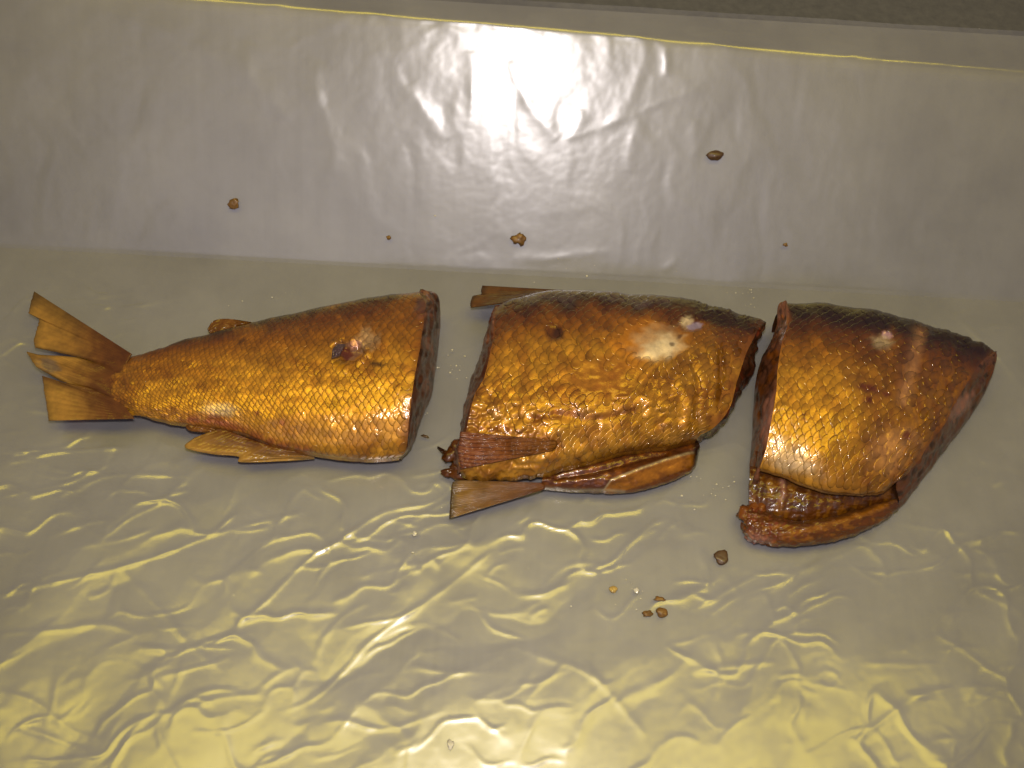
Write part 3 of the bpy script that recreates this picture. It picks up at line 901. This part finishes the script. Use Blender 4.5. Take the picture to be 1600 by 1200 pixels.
# ============ piece 2: middle ============
D2 = [(778, 478), (798, 468), (838, 456), (880, 453), (950, 456), (1010, 460), (1079, 467), (1102, 474), (1160, 491), (1193, 502)]
V2 = [(721, 738), (738, 744), (790, 745), (845, 743), (883, 732), (927, 721), (955, 713), (996, 704), (1037, 699), (1065, 693), (1087, 688)]
L2 = [(778, 478), (772, 500), (770, 532), (764, 560), (756, 590), (742, 616), (735, 645), (727, 680), (718, 715), (721, 738)]
R2 = [(1193, 502), (1184, 516), (1177, 530), (1163, 560), (1152, 596), (1141, 636), (1118, 665), (1087, 688)]
BL2 = [(778, 478), (769, 504), (759, 528), (755, 545), (747, 568), (737, 590), (732, 616), (724, 646), (721, 680), (712, 715), (719, 741)]
BR2 = [(1193, 502), (1190, 514), (1180, 542), (1178, 580), (1168, 600), (1158, 612), (1140, 645), (1118, 672), (1088, 690)]
middle = root('smoked_fish_piece', tuple(at((940, 610))), 'glossy middle piece of smoked fish with fins at its lower corner and a white patch', 'fish', 'pieces of smoked fish laid in a row')
p2 = Patch(D2, [.024, .026, .027, .027, .026, .022, .016], V2, [.012, .012, .014, .015, .016, .015, .014], L2, .015, R2, .012, mid=.003)


def col2(px, s=None, t=None):
    u, v = px[..., 0], px[..., 1]
    dl = np.interp(u, [p[0] for p in D2], [p[1] for p in D2])
    k = (v - dl) / (250 - 0.05 * (u - 780)) + 0.06 * fbm(u / 35, v / 35, 13, 3)
    c = np.broadcast_to(DARK * 0.9, u.shape + (3,)).copy()
    c = mixc(c, RUST, sstep(0.03, 0.14, k)); c = mixc(c, AMBER, sstep(0.10, 0.26, k)); c = mixc(c, GOLD * 0.95, sstep(0.20, 0.42, k))
    c = mixc(c, RUST * 1.5, 0.45 * sstep(0.05, 0.5, fbm(u / 26, v / 34, 89, 4)) * sstep(0.22, 0.38, k))
    c = mixc(c, PURP * 1.1, 0.4 * sstep(0.075, 0.02, k) * sstep(1180, 1000, u))
    c = mixc(c, AMBER * 0.9, 0.7 * sstep(0.0, 0.45, fbm(u / 45 + 0.01 * v, v / 30, 18, 4)) * sstep(0.3, 0.5, k))
    c = mixc(c, RUST * 1.6, 0.6 * blob(px, 920, 600, 60, 28, -20, .6)); c = mixc(c, RUST * 1.3, 0.75 * sstep(1090, 1175, u + 0.35 * (v - 500)) * (0.6 + 0.6 * fbm(u / 16, v / 40, 19, 3)).clip(0, 1))
    c = mixc(c, RUST * 1.4, 0.75 * (ridge_px(px, [(830, 655), (880, 645), (930, 652), (990, 640)], 7) + ridge_px(px, [(745, 668), (800, 672), (870, 690)], 7)).clip(0, 1))
    c = mixc(c, DARK * 0.8, 0.9 * blob(px, 1130, 492, 60, 20, 18, .4, .3))
    c = mixc(c, RUST * 0.8, 0.95 * blob(px, 866, 518, 15, 13, 35, .25, .1)); c = mixc(c, DARK * 1.2, 0.8 * blob(px, 872, 520, 8, 8, 35, .4, .1))
    c = mixc(c, AMBER * 1.7, 0.9 * blob(px, 1003, 535, 48, 36, 0, .6, .35))
    c = mixc(c, PALE * 1.05, 0.95 * blob(px, 1034, 544, 30, 16, -18, .6, .3)); c = mixc(c, PALE * 0.7, 0.45 * blob(px, 1022, 530, 30, 18, -10, .7, .5))
    c = mixc(c, PALE * 0.9, 0.8 * blob(px, 1073, 503, 9, 9, 0, .5, .4))
    c = mixc(c, np.array([.26, .20, .27]), 0.97 * blob(px, 1085, 510, 12, 6, -12, .25, .25))
    c = mixc(c, DARK * 1.5, 0.7 * blob(px, 1050, 538, 4, 3)); c = mixc(c, DARK * 1.5, 0.7 * blob(px, 1062, 526, 5, 3, -30))
    c = mixc(c, RUST, 0.6 * sstep(14, 0, np.abs(u - np.interp(v, [478, 532, 590, 645, 738], [776, 770, 756, 735, 720]))))
    return c


px2 = p2.px
h = 0.0007 * fbm(px2[..., 0] / 45, px2[..., 1] / 40, 14, 4)
# shrunken, folded skin near the head end and crinkles towards the belly
crk = sstep(600, 640, px2[..., 1]) * sstep(900, 820, px2[..., 0]) + 0.8 * blob(px2, 1040, 625, 70, 45, -20, .5)
h += 0.0011 * crk.clip(0, 1) * (1 - 1.6 * np.abs(fbm(px2[..., 0] / 26, px2[..., 1] / 17, 24, 3)))
for pts, a, w in [([(1000, 600), (1025, 570), (1045, 555)], .9, 5), ([(985, 620), (1010, 585), (1030, 565)], .8, 5), ([(1080, 560), (1092, 600), (1088, 650), (1095, 680)], -1.2, 5),
                  ([(1060, 600), (1075, 630), (1070, 670)], 1.0, 6), ([(1110, 540), (1118, 580), (1112, 630)], .9, 6), ([(1130, 540), (1136, 580), (1128, 620)], -.8, 5),
                  ([(1005, 620), (1030, 640), (1050, 632)], 1.2, 5), ([(990, 650), (1020, 665), (1040, 655)], -.9, 5), ([(735, 665), (800, 655), (870, 650), (930, 655), (1000, 640)], -.8, 6),
                  ([(760, 640), (800, 630), (840, 645)], .8, 6), ([(850, 715), (900, 705), (960, 695), (1030, 685)], .8, 7)]:
    h += a * 1e-3 * ridge_px(px2, pts, w)
h -= 0.0012 * blob(px2, 868, 519, 12, 10, 35, .4, .1); h -= 0.0015 * blob(px2, 1083, 509, 15, 7, -12, .4, .1)
h += 0.0008 * blob(px2, 1030, 540, 40, 26, 0, .6, .2)
h += 0.0008 * np.abs(fbm(px2[..., 0] / 9, px2[..., 1] / 7, 27, 2)) * blob(px2, 1140, 490, 60, 16, 18, .5)
p2.displace(h)
skin_object(p2, middle, col2, DORS, VENT)


def keep2(u, v):
    if ((u - 1025) / 62) ** 2 + ((v - 533) / 34) ** 2 < 1: return 0
    if ((u - 1085) / 22) ** 2 + ((v - 507) / 14) ** 2 < 1: return 0
    if ((u - 866) / 15) ** 2 + ((v - 518) / 12) ** 2 < 1: return 0
    if ((u - 945) / 60) ** 2 + ((v - 590) / 34) ** 2 < 1: return 0.12
    if v > 725 and u < 860: return 0.0
    if u < 862 and v > 668: return 0.0
    if v > 628 and v < 672 and u < 960: return 0.35
    if u > 1120: return 0.45
    if u > 980 and v > 590 and v < 660: return 0.45
    if v < 490 and u > 1060: return 0.0
    return 0.95


make_scales(p2, middle, col2, 33, 0.66, keep2, hgt=0.00050, smin=0.015, smax=0.985, tmin=0.03, tmax=0.97)
TT = np.linspace(0, 1, p2.nt)
e1 = at(spline(BL2, p2.nt), 0.001 + 0.023 * (1 - sstep(0.0, 0.45, TT)))
face_strip('cut_face', middle, p2.P[0], e1, meat_col(MEATC, MEATC * 2.2, RED * 0.5, 15), n=18, bulge=0.0012, rough=0.0010, seed=6)
e1 = at(spline(BR2, p2.nt), 0.001 + 0.015 * (1 - sstep(0.0, 0.4, TT)))
face_strip('cut_face', middle, p2.P[-1], e1, meat_col(MEATC * 0.7, RED * 1.0, DARK * 0.6, 16), n=16, bulge=0.0008, rough=0.0014, seed=7)
# stubs of the dorsal fin
fin('dorsal_fin', middle, [(880, 453), (850, 458), (815, 466), (790, 472)], [(754, 446), (752, 452), (752, 459), (740, 462), (737, 466), (735, 473), (736, 480)], [.026, .025], [.012, .011], RUST * 0.9, np.array([.20, .085, .016]), 5, thick=.0008, jag=0.012, seed=22, edge_dark=.5)
# pelvic fins
FP2 = np.array([.24, .075, .028])
fin('pelvic_fin', middle, [(868, 688), (871, 692), (869, 697), (864, 703)], [(719, 674), (718, 690), (716, 706), (720, 732)], [.02], [.02], AMBER * 1.1, FP2 * 1.2, 11, thick=.0012, ridge=0.0005, jag=0.01, seed=24, edge_dark=.3, zf=zskin(p2, .0012))
fin('pelvic_fin', middle, [(846, 754), (851, 759), (851, 763), (846, 766)], [(712, 750), (706, 757), (704, 780), (702, 810)], [.012, .010], [.009, .006], RUST * 1.6, np.array([.27, .14, .025]), 12, thick=.0007, ridge=0.0003, jag=0.008, seed=26, edge_dark=.75)
# belly wall, slit open: raw inside and a strip of skin
BV = [(848, 744), (884, 733), (928, 722), (996, 705), (1040, 700), (1066, 694), (1091, 688)]
BB = [(846, 763), (900, 768), (969, 769), (1010, 763), (1065, 744), (1086, 728), (1092, 706)]
pb = Patch(BV, [.010, .011, .010], BB, [.006, .007, .006], [(848, 744), (846, 763)], .003, [(1091, 688), (1093, 697), (1092, 706)], .003, ns=160, nt=50, mid=.0025)


def colb(px, s=None, t=None):
    u, v = px[..., 0], px[..., 1]
    n = fbm(u / 16, v / 9, 33, 3)
    c = mixc(np.broadcast_to(np.array([.085, .026, .008]), u.shape + (3,)).copy(), RUST * 1.3, sstep(0.0, 0.5, n))
    top = np.interp(u, [940, 955, 1000, 1040, 1075, 1100], [770, 750, 732, 718, 708, 706]); bot = np.interp(u, [940, 970, 1020, 1076, 1100], [769, 768, 752, 730, 720])
    w = sstep(-2, 3, v - top) * sstep(4, -2, v - bot)
    c = mixc(c, mixc(np.broadcast_to(AMBER * 1.2, u.shape + (3,)).copy(), RUST, 0.6 * sstep(0.0, 0.6, fbm(u / 25, v / 14, 36, 3))), w); c = mixc(c, PALE * 0.55, 0.8 * np.exp(-((v - top) / 2.0) ** 2) * sstep(935, 950, u))
    c = mixc(c, RUST * 1.2, sstep(-1, 6, v - bot) * sstep(960, 980, u))
    c = mixc(c, PALE * 0.4, 0.7 * ridge_px(px, [(852, 763), (900, 766), (950, 766), (975, 768)], 2.5))
    c = mixc(c, DARK * 0.7, sstep(1078, 1088, u))
    return c


h = 0.0003 * fbm(pb.px[..., 0] / 14, pb.px[..., 1] / 9, 34, 3) + 0.0012 * ridge_px(pb.px, [(955, 752), (1000, 734), (1040, 720), (1075, 711)], 6)
h -= 0.0022 * ridge_px(pb.px, [(870, 745), (930, 735), (990, 718), (1040, 706)], 6)
pb.displace(h)
skin_object(pb, middle, colb, ([-.05, -.1], [.6, .05], FAR), VENT, 'belly_flap')
fin('slit_membrane', middle, [(950, 714), (980, 710), (1010, 705), (1036, 700)], [(953, 719), (982, 716), (1012, 709), (1036, 703)], [.012, .012], [.011, .011], PALE * 0.5, PALE * 0.7, 4, seed=37)
for k, (u, v, z, r, q, ro) in enumerate([(708, 706, .006, .0040, (.9, 1.5, .5), -.6), (714, 697, .008, .0026, (1, 1.3, .9), .3), (704, 738, .003, .0032, (1.5, .7, .7), .2), (714, 730, .005, .003, (1, 1, 1), 0), (722, 742, .004, .004, (1.4, .8, .8), 0)]):
    lump('flesh_shred', middle, (u, v), z, r, RUST * 0.7, 40 + k, q, rotz=ro)
fin('flesh_shred', middle, [(698, 716), (702, 712), (706, 708)], [(683, 699), (683.5, 698), (684, 697)], [.004, .006], [.002, .002], RUST * 0.8, DARK, 3, thick=.001, seed=39)

# ============ piece 3: front, head end ============
D3 = [(1230, 474), (1284, 474), (1365, 484), (1419, 498), (1486, 517), (1526, 533), (1554, 549)]
V3 = [(1185, 736), (1221, 748), (1250, 759), (1278, 768), (1304, 774), (1340, 777), (1365, 776), (1388, 767), (1403, 755)]
L3 = [(1230, 474), (1233, 498), (1221, 539), (1215, 579), (1213, 611), (1208, 643), (1201, 681), (1196, 705), (1185, 736)]
R3 = [(1554, 549), (1537, 562), (1513, 594), (1486, 643), (1470, 670), (1446, 704), (1425, 732), (1403, 755)]
BL3 = [(1230, 474), (1216, 477), (1214, 512), (1202, 540), (1188, 566), (1180, 600), (1177, 640), (1175, 681), (1171, 746), (1171, 790)]
BR3 = [(1554, 549), (1555, 566), (1541, 609), (1514, 654), (1474, 706), (1459, 726), (1424, 772), (1403, 797)]
front_p = root('smoked_fish_piece', tuple(at((1350, 650))), 'broad front piece of smoked fish with the belly open, ribs showing below the flap', 'fish', 'pieces of smoked fish laid in a row')
p3 = Patch(D3, [.030, .031, .031, .029, .026, .022, .018], V3, [.019, .020, .021, .021, .020, .019, .018], L3, .012, R3, .009, mid=.004)


def col3(px, s=None, t=None):
    u, v = px[..., 0], px[..., 1]
    dl = np.interp(u, [p[0] for p in D3], [p[1] for p in D3])
    k = (v - dl) / 265 + 0.03 * fbm(u / 35, v / 35, 53, 3)
    c = np.broadcast_to(DARK * 0.8, u.shape + (3,)).copy()
    c = mixc(c, RUST * 0.8, sstep(0.06, 0.17, k)); c = mixc(c, AMBER, sstep(0.14, 0.29, k)); c = mixc(c, GOLD, sstep(0.25, 0.44, k))
    c = mixc(c, RUST * 1.5, 0.35 * sstep(0.1, 0.55, fbm(u / 26, v / 34, 90, 4)) * sstep(0.22, 0.38, k))
    c = mixc(c, RUST * 0.9, 0.8 * blob(px, 1390, 545, 75, 60, 30, .6, .4) * sstep(0.1, 0.2, k))
    c = mixc(c, AMBER * 0.8, 0.7 * sstep(1330, 1440, u + 0.4 * (v - 560)) * sstep(0.2, 0.34, k))
    c = mixc(c, RUST * 1.2, 0.6 * sstep(0.0, 0.4, fbm(u / 22, v / 34, 58, 3)) * sstep(0.16, 0.3, k) * sstep(1340, 1420, u + 0.4 * (v - 600)))
    c = mixc(c, np.array([.40, .19, .075]), 0.85 * ridge_px(px, [(1437, 520), (1430, 555), (1420, 590), (1412, 625)], 10) * (0.8 + 0.4 * fbm(u / 12, v / 25, 59, 2)).clip(0, 1))
    c = mixc(c, AMBER * 1.0, 0.7 * blob(px, 1390, 545, 16, 26, 5, .6)); c = mixc(c, PURP * 3.0, 0.9 * blob(px, 1386, 524, 8, 7, 0, .4)); c = mixc(c, PALE * 0.7, 0.6 * blob(px, 1378, 535, 15, 10, 0, .6))
    c = mixc(c, np.array([.45, .22, .08]), 0.5 * blob(px, 1395, 700, 40, 30, -40, .6))
    for (uu, vv, a, b_) in [(1356, 606, 16, 6), (1357, 625, 8, 6), (1255, 652, 4, 7), (1417, 680, 7, 6), (1385, 616, 6, 4)]:
        c = mixc(c, RED * 0.7, 0.85 * blob(px, uu, vv, a, b_, 10, .4))
    c = mixc(c, PALE * 0.6, 0.5 * ridge_px(px, [(1185, 738), (1221, 750), (1250, 761), (1304, 775), (1365, 777)], 4.5))
    c = mixc(c, PALE * 0.75, 0.5 * blob(px, 1235, 715, 40, 22, 20, .6, .4))
    c = mixc(c, RUST, 0.6 * np.exp(-((v - np.interp(u, [1403, 1470, 1513, 1554], [755, 670, 594, 549])) / 10.0) ** 2) * sstep(1395, 1410, u))
    c = mixc(c, RUST * 1.4, 0.7 * ridge_px(px, [(1224, 478), (1230, 500), (1222, 535)], 6))
    return c


px3 = p3.px
h = 0.0006 * fbm(px3[..., 0] / 45, px3[..., 1] / 40, 54, 4)
h -= 0.0008 * ridge_px(px3, [(1437, 520), (1430, 555), (1420, 590), (1412, 625)], 9); h -= 0.0010 * blob(px3, 1386, 524, 8, 7)
h += 0.0006 * ridge_px(px3, [(1210, 640), (1225, 634), (1240, 640)], 4)
h += 0.0006 * fbm(px3[..., 0] / 14, px3[..., 1] / 20, 57, 3) * sstep(1360, 1440, px3[..., 0] + 0.4 * (px3[..., 1] - 600))
h -= 0.0010 * ridge_px(px3, [(1185, 738), (1250, 761), (1304, 776), (1365, 778), (1403, 756)], 6)
p3.displace(h)
LIP = ([.02, -.02, -.25, -.6], [.965, .92, .87, .82], NEAR)
skin_object(p3, front_p, col3, DORS, LIP, under=RUST * 0.7)


def keep3(u, v):
    if ((u - 1386) / 20) ** 2 + ((v - 528) / 14) ** 2 < 1: return 0
    if abs(u - np.interp(v, [520, 625], [1437, 1412])) < 11 and v < 630: return 0.1
    w = u + 0.45 * (v - 600)
    if w > 1500: return 0.12
    if w > 1420: return 0.45
    if v > 758: return 0.1
    return 0.97


make_scales(p3, front_p, col3, 32, 0.66, keep3, hgt=0.00046, smin=0.02, smax=0.97, tmin=0.03, tmax=0.965)
TT = np.linspace(0, 1, p3.nt)
e1 = at(spline(BL3, p3.nt), 0.002 + 0.027 * (1 - sstep(0.0, 0.5, TT)))
cl = meat_col(MEATC * 1.1, RUST * 1.5, DARK * 0.7, 55)
face_strip('cut_face', front_p, p3.P[0], e1, lambda q, k, px: mixc(cl(q, k, px), PINK, 0.75 * blob(px, 1200, 655, 9, 36, 8, .5)), n=22, bulge=0.001, rough=0.0009, seed=8)
e1 = at(spline(BR3, p3.nt), 0.002 + 0.015 * (1 - sstep(0.0, 0.4, TT)))
cr_ = meat_col(MEATC * 0.9, RUST * 1.0, DARK * 0.6, 56)
face_strip('cut_face', front_p, p3.P[-1], e1, lambda q, k, px: mixc(cr_(q, k, px), PINK * 0.8, 0.8 * blob(px, 1503, 634, 9, 26, 38, .5)), n=22, bulge=0.001, rough=0.0008, seed=9)
# rib cage seen inside the open belly
RV = [(1172, 728), (1215, 738), (1260, 752), (1310, 762), (1365, 764), (1410, 748)]
RB = [(1170, 796), (1200, 806), (1245, 814), (1290, 812), (1335, 802), (1385, 790), (1404, 786)]
pr = Patch(RV, [.013, .014, .014, .013], RB, [.007, .008, .006], [(1172, 728), (1171, 760), (1170, 796)], .002, [(1410, 748), (1406, 768), (1404, 786)], .001, ns=200, nt=60, mid=.002)


def colr(px, s=None, t=None):
    u, v = px[..., 0], px[..., 1]
    n = fbm(u / 11 + 0.02 * v, v / 30, 63, 3)
    c = mixc(np.broadcast_to(RUST * 0.7, u.shape + (3,)).copy(), AMBER * 0.65, sstep(-0.1, 0.5, n))
    c = mixc(c, DARK * 1.8, 0.8 * sstep(0.1, 0.6, fbm(u / 20, v / 14, 64, 3)))
    c = mixc(c, PINK * 0.7, 0.7 * ridge_px(px, [(1222, 752), (1224, 770), (1219, 782)], 4))
    c = mixc(c, DARK, 0.9 * sstep(1385, 1400, u))
    return c


rib = np.zeros(pr.px.shape[:2])
for x0 in (1186, 1222, 1262, 1310, 1352):
    rib += ridge_px(pr.px, [(x0 + 4, 735), (x0 + 2, 770), (x0 - 4, 815)], 6)
h = 0.0006 * rib + 0.00035 * fbm(pr.px[..., 0] / 12, pr.px[..., 1] / 9, 65, 3)
pr.displace(h)
o = skin_object(pr, front_p, colr, ([0.0], [.9], FAR), ([0.05, 0], [.5, 0.0], NEAR), 'rib_cage'); o.data.materials[0] = MEAT
# torn belly rim below
EV = [(1178, 790), (1192, 795), (1214, 806), (1246, 813), (1289, 809), (1331, 799), (1380, 784), (1400, 780)]
EB = [(1162, 822), (1172, 842), (1204, 851), (1236, 852), (1276, 849), (1331, 836), (1384, 811), (1402, 796)]
pe = Patch(EV, [.009, .011, .011, .010], EB, [.006, .008, .008, .006], [(1178, 790), (1164, 803), (1162, 822)], .004, [(1400, 780), (1404, 788), (1402, 796)], .002, ns=200, nt=60, mid=.003)


def cole(px, s=None, t=None):
    u, v = px[..., 0], px[..., 1]
    n = fbm(u / 18, v / 9, 73, 3)
    c = mixc(np.broadcast_to(RUST * 0.85, u.shape + (3,)).copy(), AMBER * 0.8, sstep(0.0, 0.5, n))
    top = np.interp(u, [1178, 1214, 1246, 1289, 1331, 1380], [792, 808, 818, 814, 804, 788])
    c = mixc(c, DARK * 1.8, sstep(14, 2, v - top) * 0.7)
    c = mixc(c, AMBER * 1.1, 0.7 * ridge_px(px, [(1225, 838), (1260, 828), (1300, 818), (1340, 806), (1385, 790)], 4))
    c = mixc(c, PINK * 0.6, 0.7 * blob(px, 1185, 842, 22, 9, 25, .6)); c = mixc(c, RED, 0.6 * sstep(0.1, 0.5, fbm(u / 8, v / 8, 74, 2)) * sstep(1290, 1200, u))
    return c


h = 0.0006 * fbm(pe.px[..., 0] / 18, pe.px[..., 1] / 10, 75, 3) + 0.0008 * fbm(pe.px[..., 0] / 7, pe.px[..., 1] / 7, 76, 2) * sstep(1240, 1180, pe.px[..., 0])
pe.displace(h)
o = skin_object(pe, front_p, cole, ([-.1, -.3], [.7, .3], FAR), VENT, 'belly_rim'); o.data.materials[0] = MEAT
for k, (u, v, z, r, q) in enumerate([(1172, 806, .006, .005, (1, .9, .8)), (1184, 797, .008, .004, (1, 1, .8)), (1180, 838, .003, .004, (1.2, .8, .7)), (1170, 826, .004, .004, (.8, 1, .9)), (1210, 846, .003, .0035, (1.8, .7, .6))]):
    lump('flesh_shred', front_p, (u, v), z, r, RUST * 1.5 if k != 2 else PINK * 0.8, 80 + k, q, rough=.5)


# ------------------------------------------------------------------ crumbs and grease on the sheet
def crumb(name, px, r, mat, label, seed, sq=(1, 1, .5), rot=0.0, rough=0.5, cup=0.0):
    sq = (sq[0], sq[1], sq[2] * 0.6); rough *= 1.3
    P0, n = film_at(px)
    nv, nu = 10, 16
    th = np.linspace(0, np.pi, nv)[:, None]; ph = np.linspace(0, 2 * np.pi, nu, endpoint=False)[None]
    x = np.sin(th) * np.cos(ph); y_ = np.sin(th) * np.sin(ph); z_ = np.cos(th) + 0 * ph
    d = 1 + rough * fbm(x * 1.3 + seed, y_ * 1.3 + z_ * .8, seed, 3)
    z_ = z_ - cup * np.where(z_ > 0, (1 - np.hypot(x, y_)), 0)
    P = np.stack([x * d * sq[0], y_ * d * sq[1], z_ * d * sq[2]], -1).reshape(-1, 3) * r
    ca, sa = math.cos(rot), math.sin(rot)
    P = np.stack([P[:, 0] * ca - P[:, 1] * sa, P[:, 0] * sa + P[:, 1] * ca, P[:, 2] + 0.55 * r * sq[2]], -1)
    zq = Vector((0, 0, 1)).rotation_difference(Vector(n))
    i = np.arange(nv - 1)[:, None] * nu + np.arange(nu)[None]; i2 = np.arange(nv - 1)[:, None] * nu + (np.arange(nu)[None] + 1) % nu
    f = np.stack([i, i + nu, i2 + nu, i2], -1).reshape(-1, 4)
    o = mesh_obj(name, P, f, mat)
    o.rotation_mode = 'QUATERNION'; o.rotation_quaternion = zq; o.location = P0
    return tag(o, label, 'crumb', 'fish crumbs fallen on the plastic sheet')


mm = 1e-3
crumb('fish_crumb', (364, 319), 2.7 * mm, CRUMB, 'curled amber scale with a bright glint, above the tail piece', 1, (1, .95, .6), .5, .35, .5)
crumb('fish_crumb', (809, 375), 3.3 * mm, CRUMB, 'orange brown angular crumb just behind the bend of the sheet', 2, (1.05, .9, .45), .3, .5)
crumb('fish_crumb', (1114, 243), 3.6 * mm, CRUMBD, 'dark brown oblong crumb highest up on the sloped back', 3, (1.1, .7, .6), .05, .25)
crumb('fish_crumb', (1126, 873), 3.3 * mm, CRUMBD, 'round brown crumb lying below the gap of the middle and front pieces', 4, (1.05, 1.0, .5), 0, .25, .4)
crumb('fish_crumb', (1033, 958), 2.5 * mm, CRUMB, 'largest amber crumb in the cluster of small crumbs in front', 5, (1.1, .8, .7), 0, .3)
crumb('fish_crumb', (1009, 959), 1.9 * mm, CRUMB, 'small pointed amber crumb next to the largest one of the cluster', 6, (1.3, .7, .6), .1, .4)
crumb('fish_crumb', (1029, 939), 1.6 * mm, CRUMB, 'flat tan crumb just above the two amber crumbs of the cluster', 7, (1.4, .7, .6), -.1, .4)
crumb('fish_crumb', (955, 923), 1.6 * mm, CRUMBY, 'pale yellow round crumb at the left end of the cluster', 8, (1, 1.1, .8), 0, .25)
crumb('fish_crumb', (991, 923), 1.2 * mm, DROP, 'whitish crumb between the yellow crumb and the tan crumb', 9, (.9, 1.2, .8), 0, .3)
crumb('fish_crumb', (605, 371), 1.2 * mm, CRUMB, 'tiny orange crumb near the bend, left of centre', 10, (1, .9, .6))
crumb('fish_crumb', (1226, 385), 1.2 * mm, CRUMB, 'tiny orange crumb on the sloped back above the front piece', 11, (1, .7, .6))
crumb('fish_crumb', (648, 835), 1.0 * mm, DROP, 'white speck on the sheet below the tail piece cut end', 12, (1, 1, .8))
crumb('fish_crumb', (703, 1165), 1.4 * mm, DROP, 'pale pinkish speck at the very front of the sheet', 13, (.9, 1.2, .8))
crumb('fish_crumb', (661, 682), 1.2 * mm, CRUMBD, 'thin brown shred beside the tail piece cut end', 14, (1.6, .5, .4), -.3)

# scattered grease droplets: too small and many to count
V, Fc = [], []
clusters = [(700, 575, 26, 30, 26), (665, 648, 14, 12, 10), (985, 930, 55, 40, 18), (1115, 770, 50, 28, 26), (1165, 470, 45, 22, 20), (900, 420, 250, 30, 10), (620, 560, 120, 260, 6), (780, 1000, 600, 180, 14), (700, 790, 40, 20, 5), (1540, 50, 70, 12, 3), (440, 470, 120, 14, 8)]
ico = [(0, 0, 1)] + [(math.cos(a), math.sin(a), .35) for a in np.linspace(0, 2 * np.pi, 8, endpoint=False)] + [(1.05 * math.cos(a), 1.05 * math.sin(a), -.4) for a in np.linspace(0, 2 * np.pi, 8, endpoint=False)]
for (u, v, ru, rv, n) in clusters:
    for _ in range(int(n * 0.6)):
        q = (u + random.gauss(0, .5) * ru, v + random.gauss(0, .5) * rv)
        P0, nr = film_at(q)
        r = random.choice([.18, .22, .26, .32, .45]) * mm
        b = len(V)
        sx, sy = random.uniform(.7, 1.6), random.uniform(.6, 1.1)
        for p in ico: V.append((P0[0] + p[0] * r * sx, P0[1] + p[1] * r * sy, P0[2] + p[2] * r * .8 + .0001))
        Fc += [(b, b + 1 + k, b + 1 + (k + 1) % 8) for k in range(8)] + [(b + 1 + k, b + 9 + k, b + 9 + (k + 1) % 8, b + 1 + (k + 1) % 8) for k in range(8)]
o = mesh_obj('grease_droplets', V, Fc, DROP)
tag(o, 'tiny pale grease droplets scattered on the plastic around the fish', 'grease', kind='stuff')
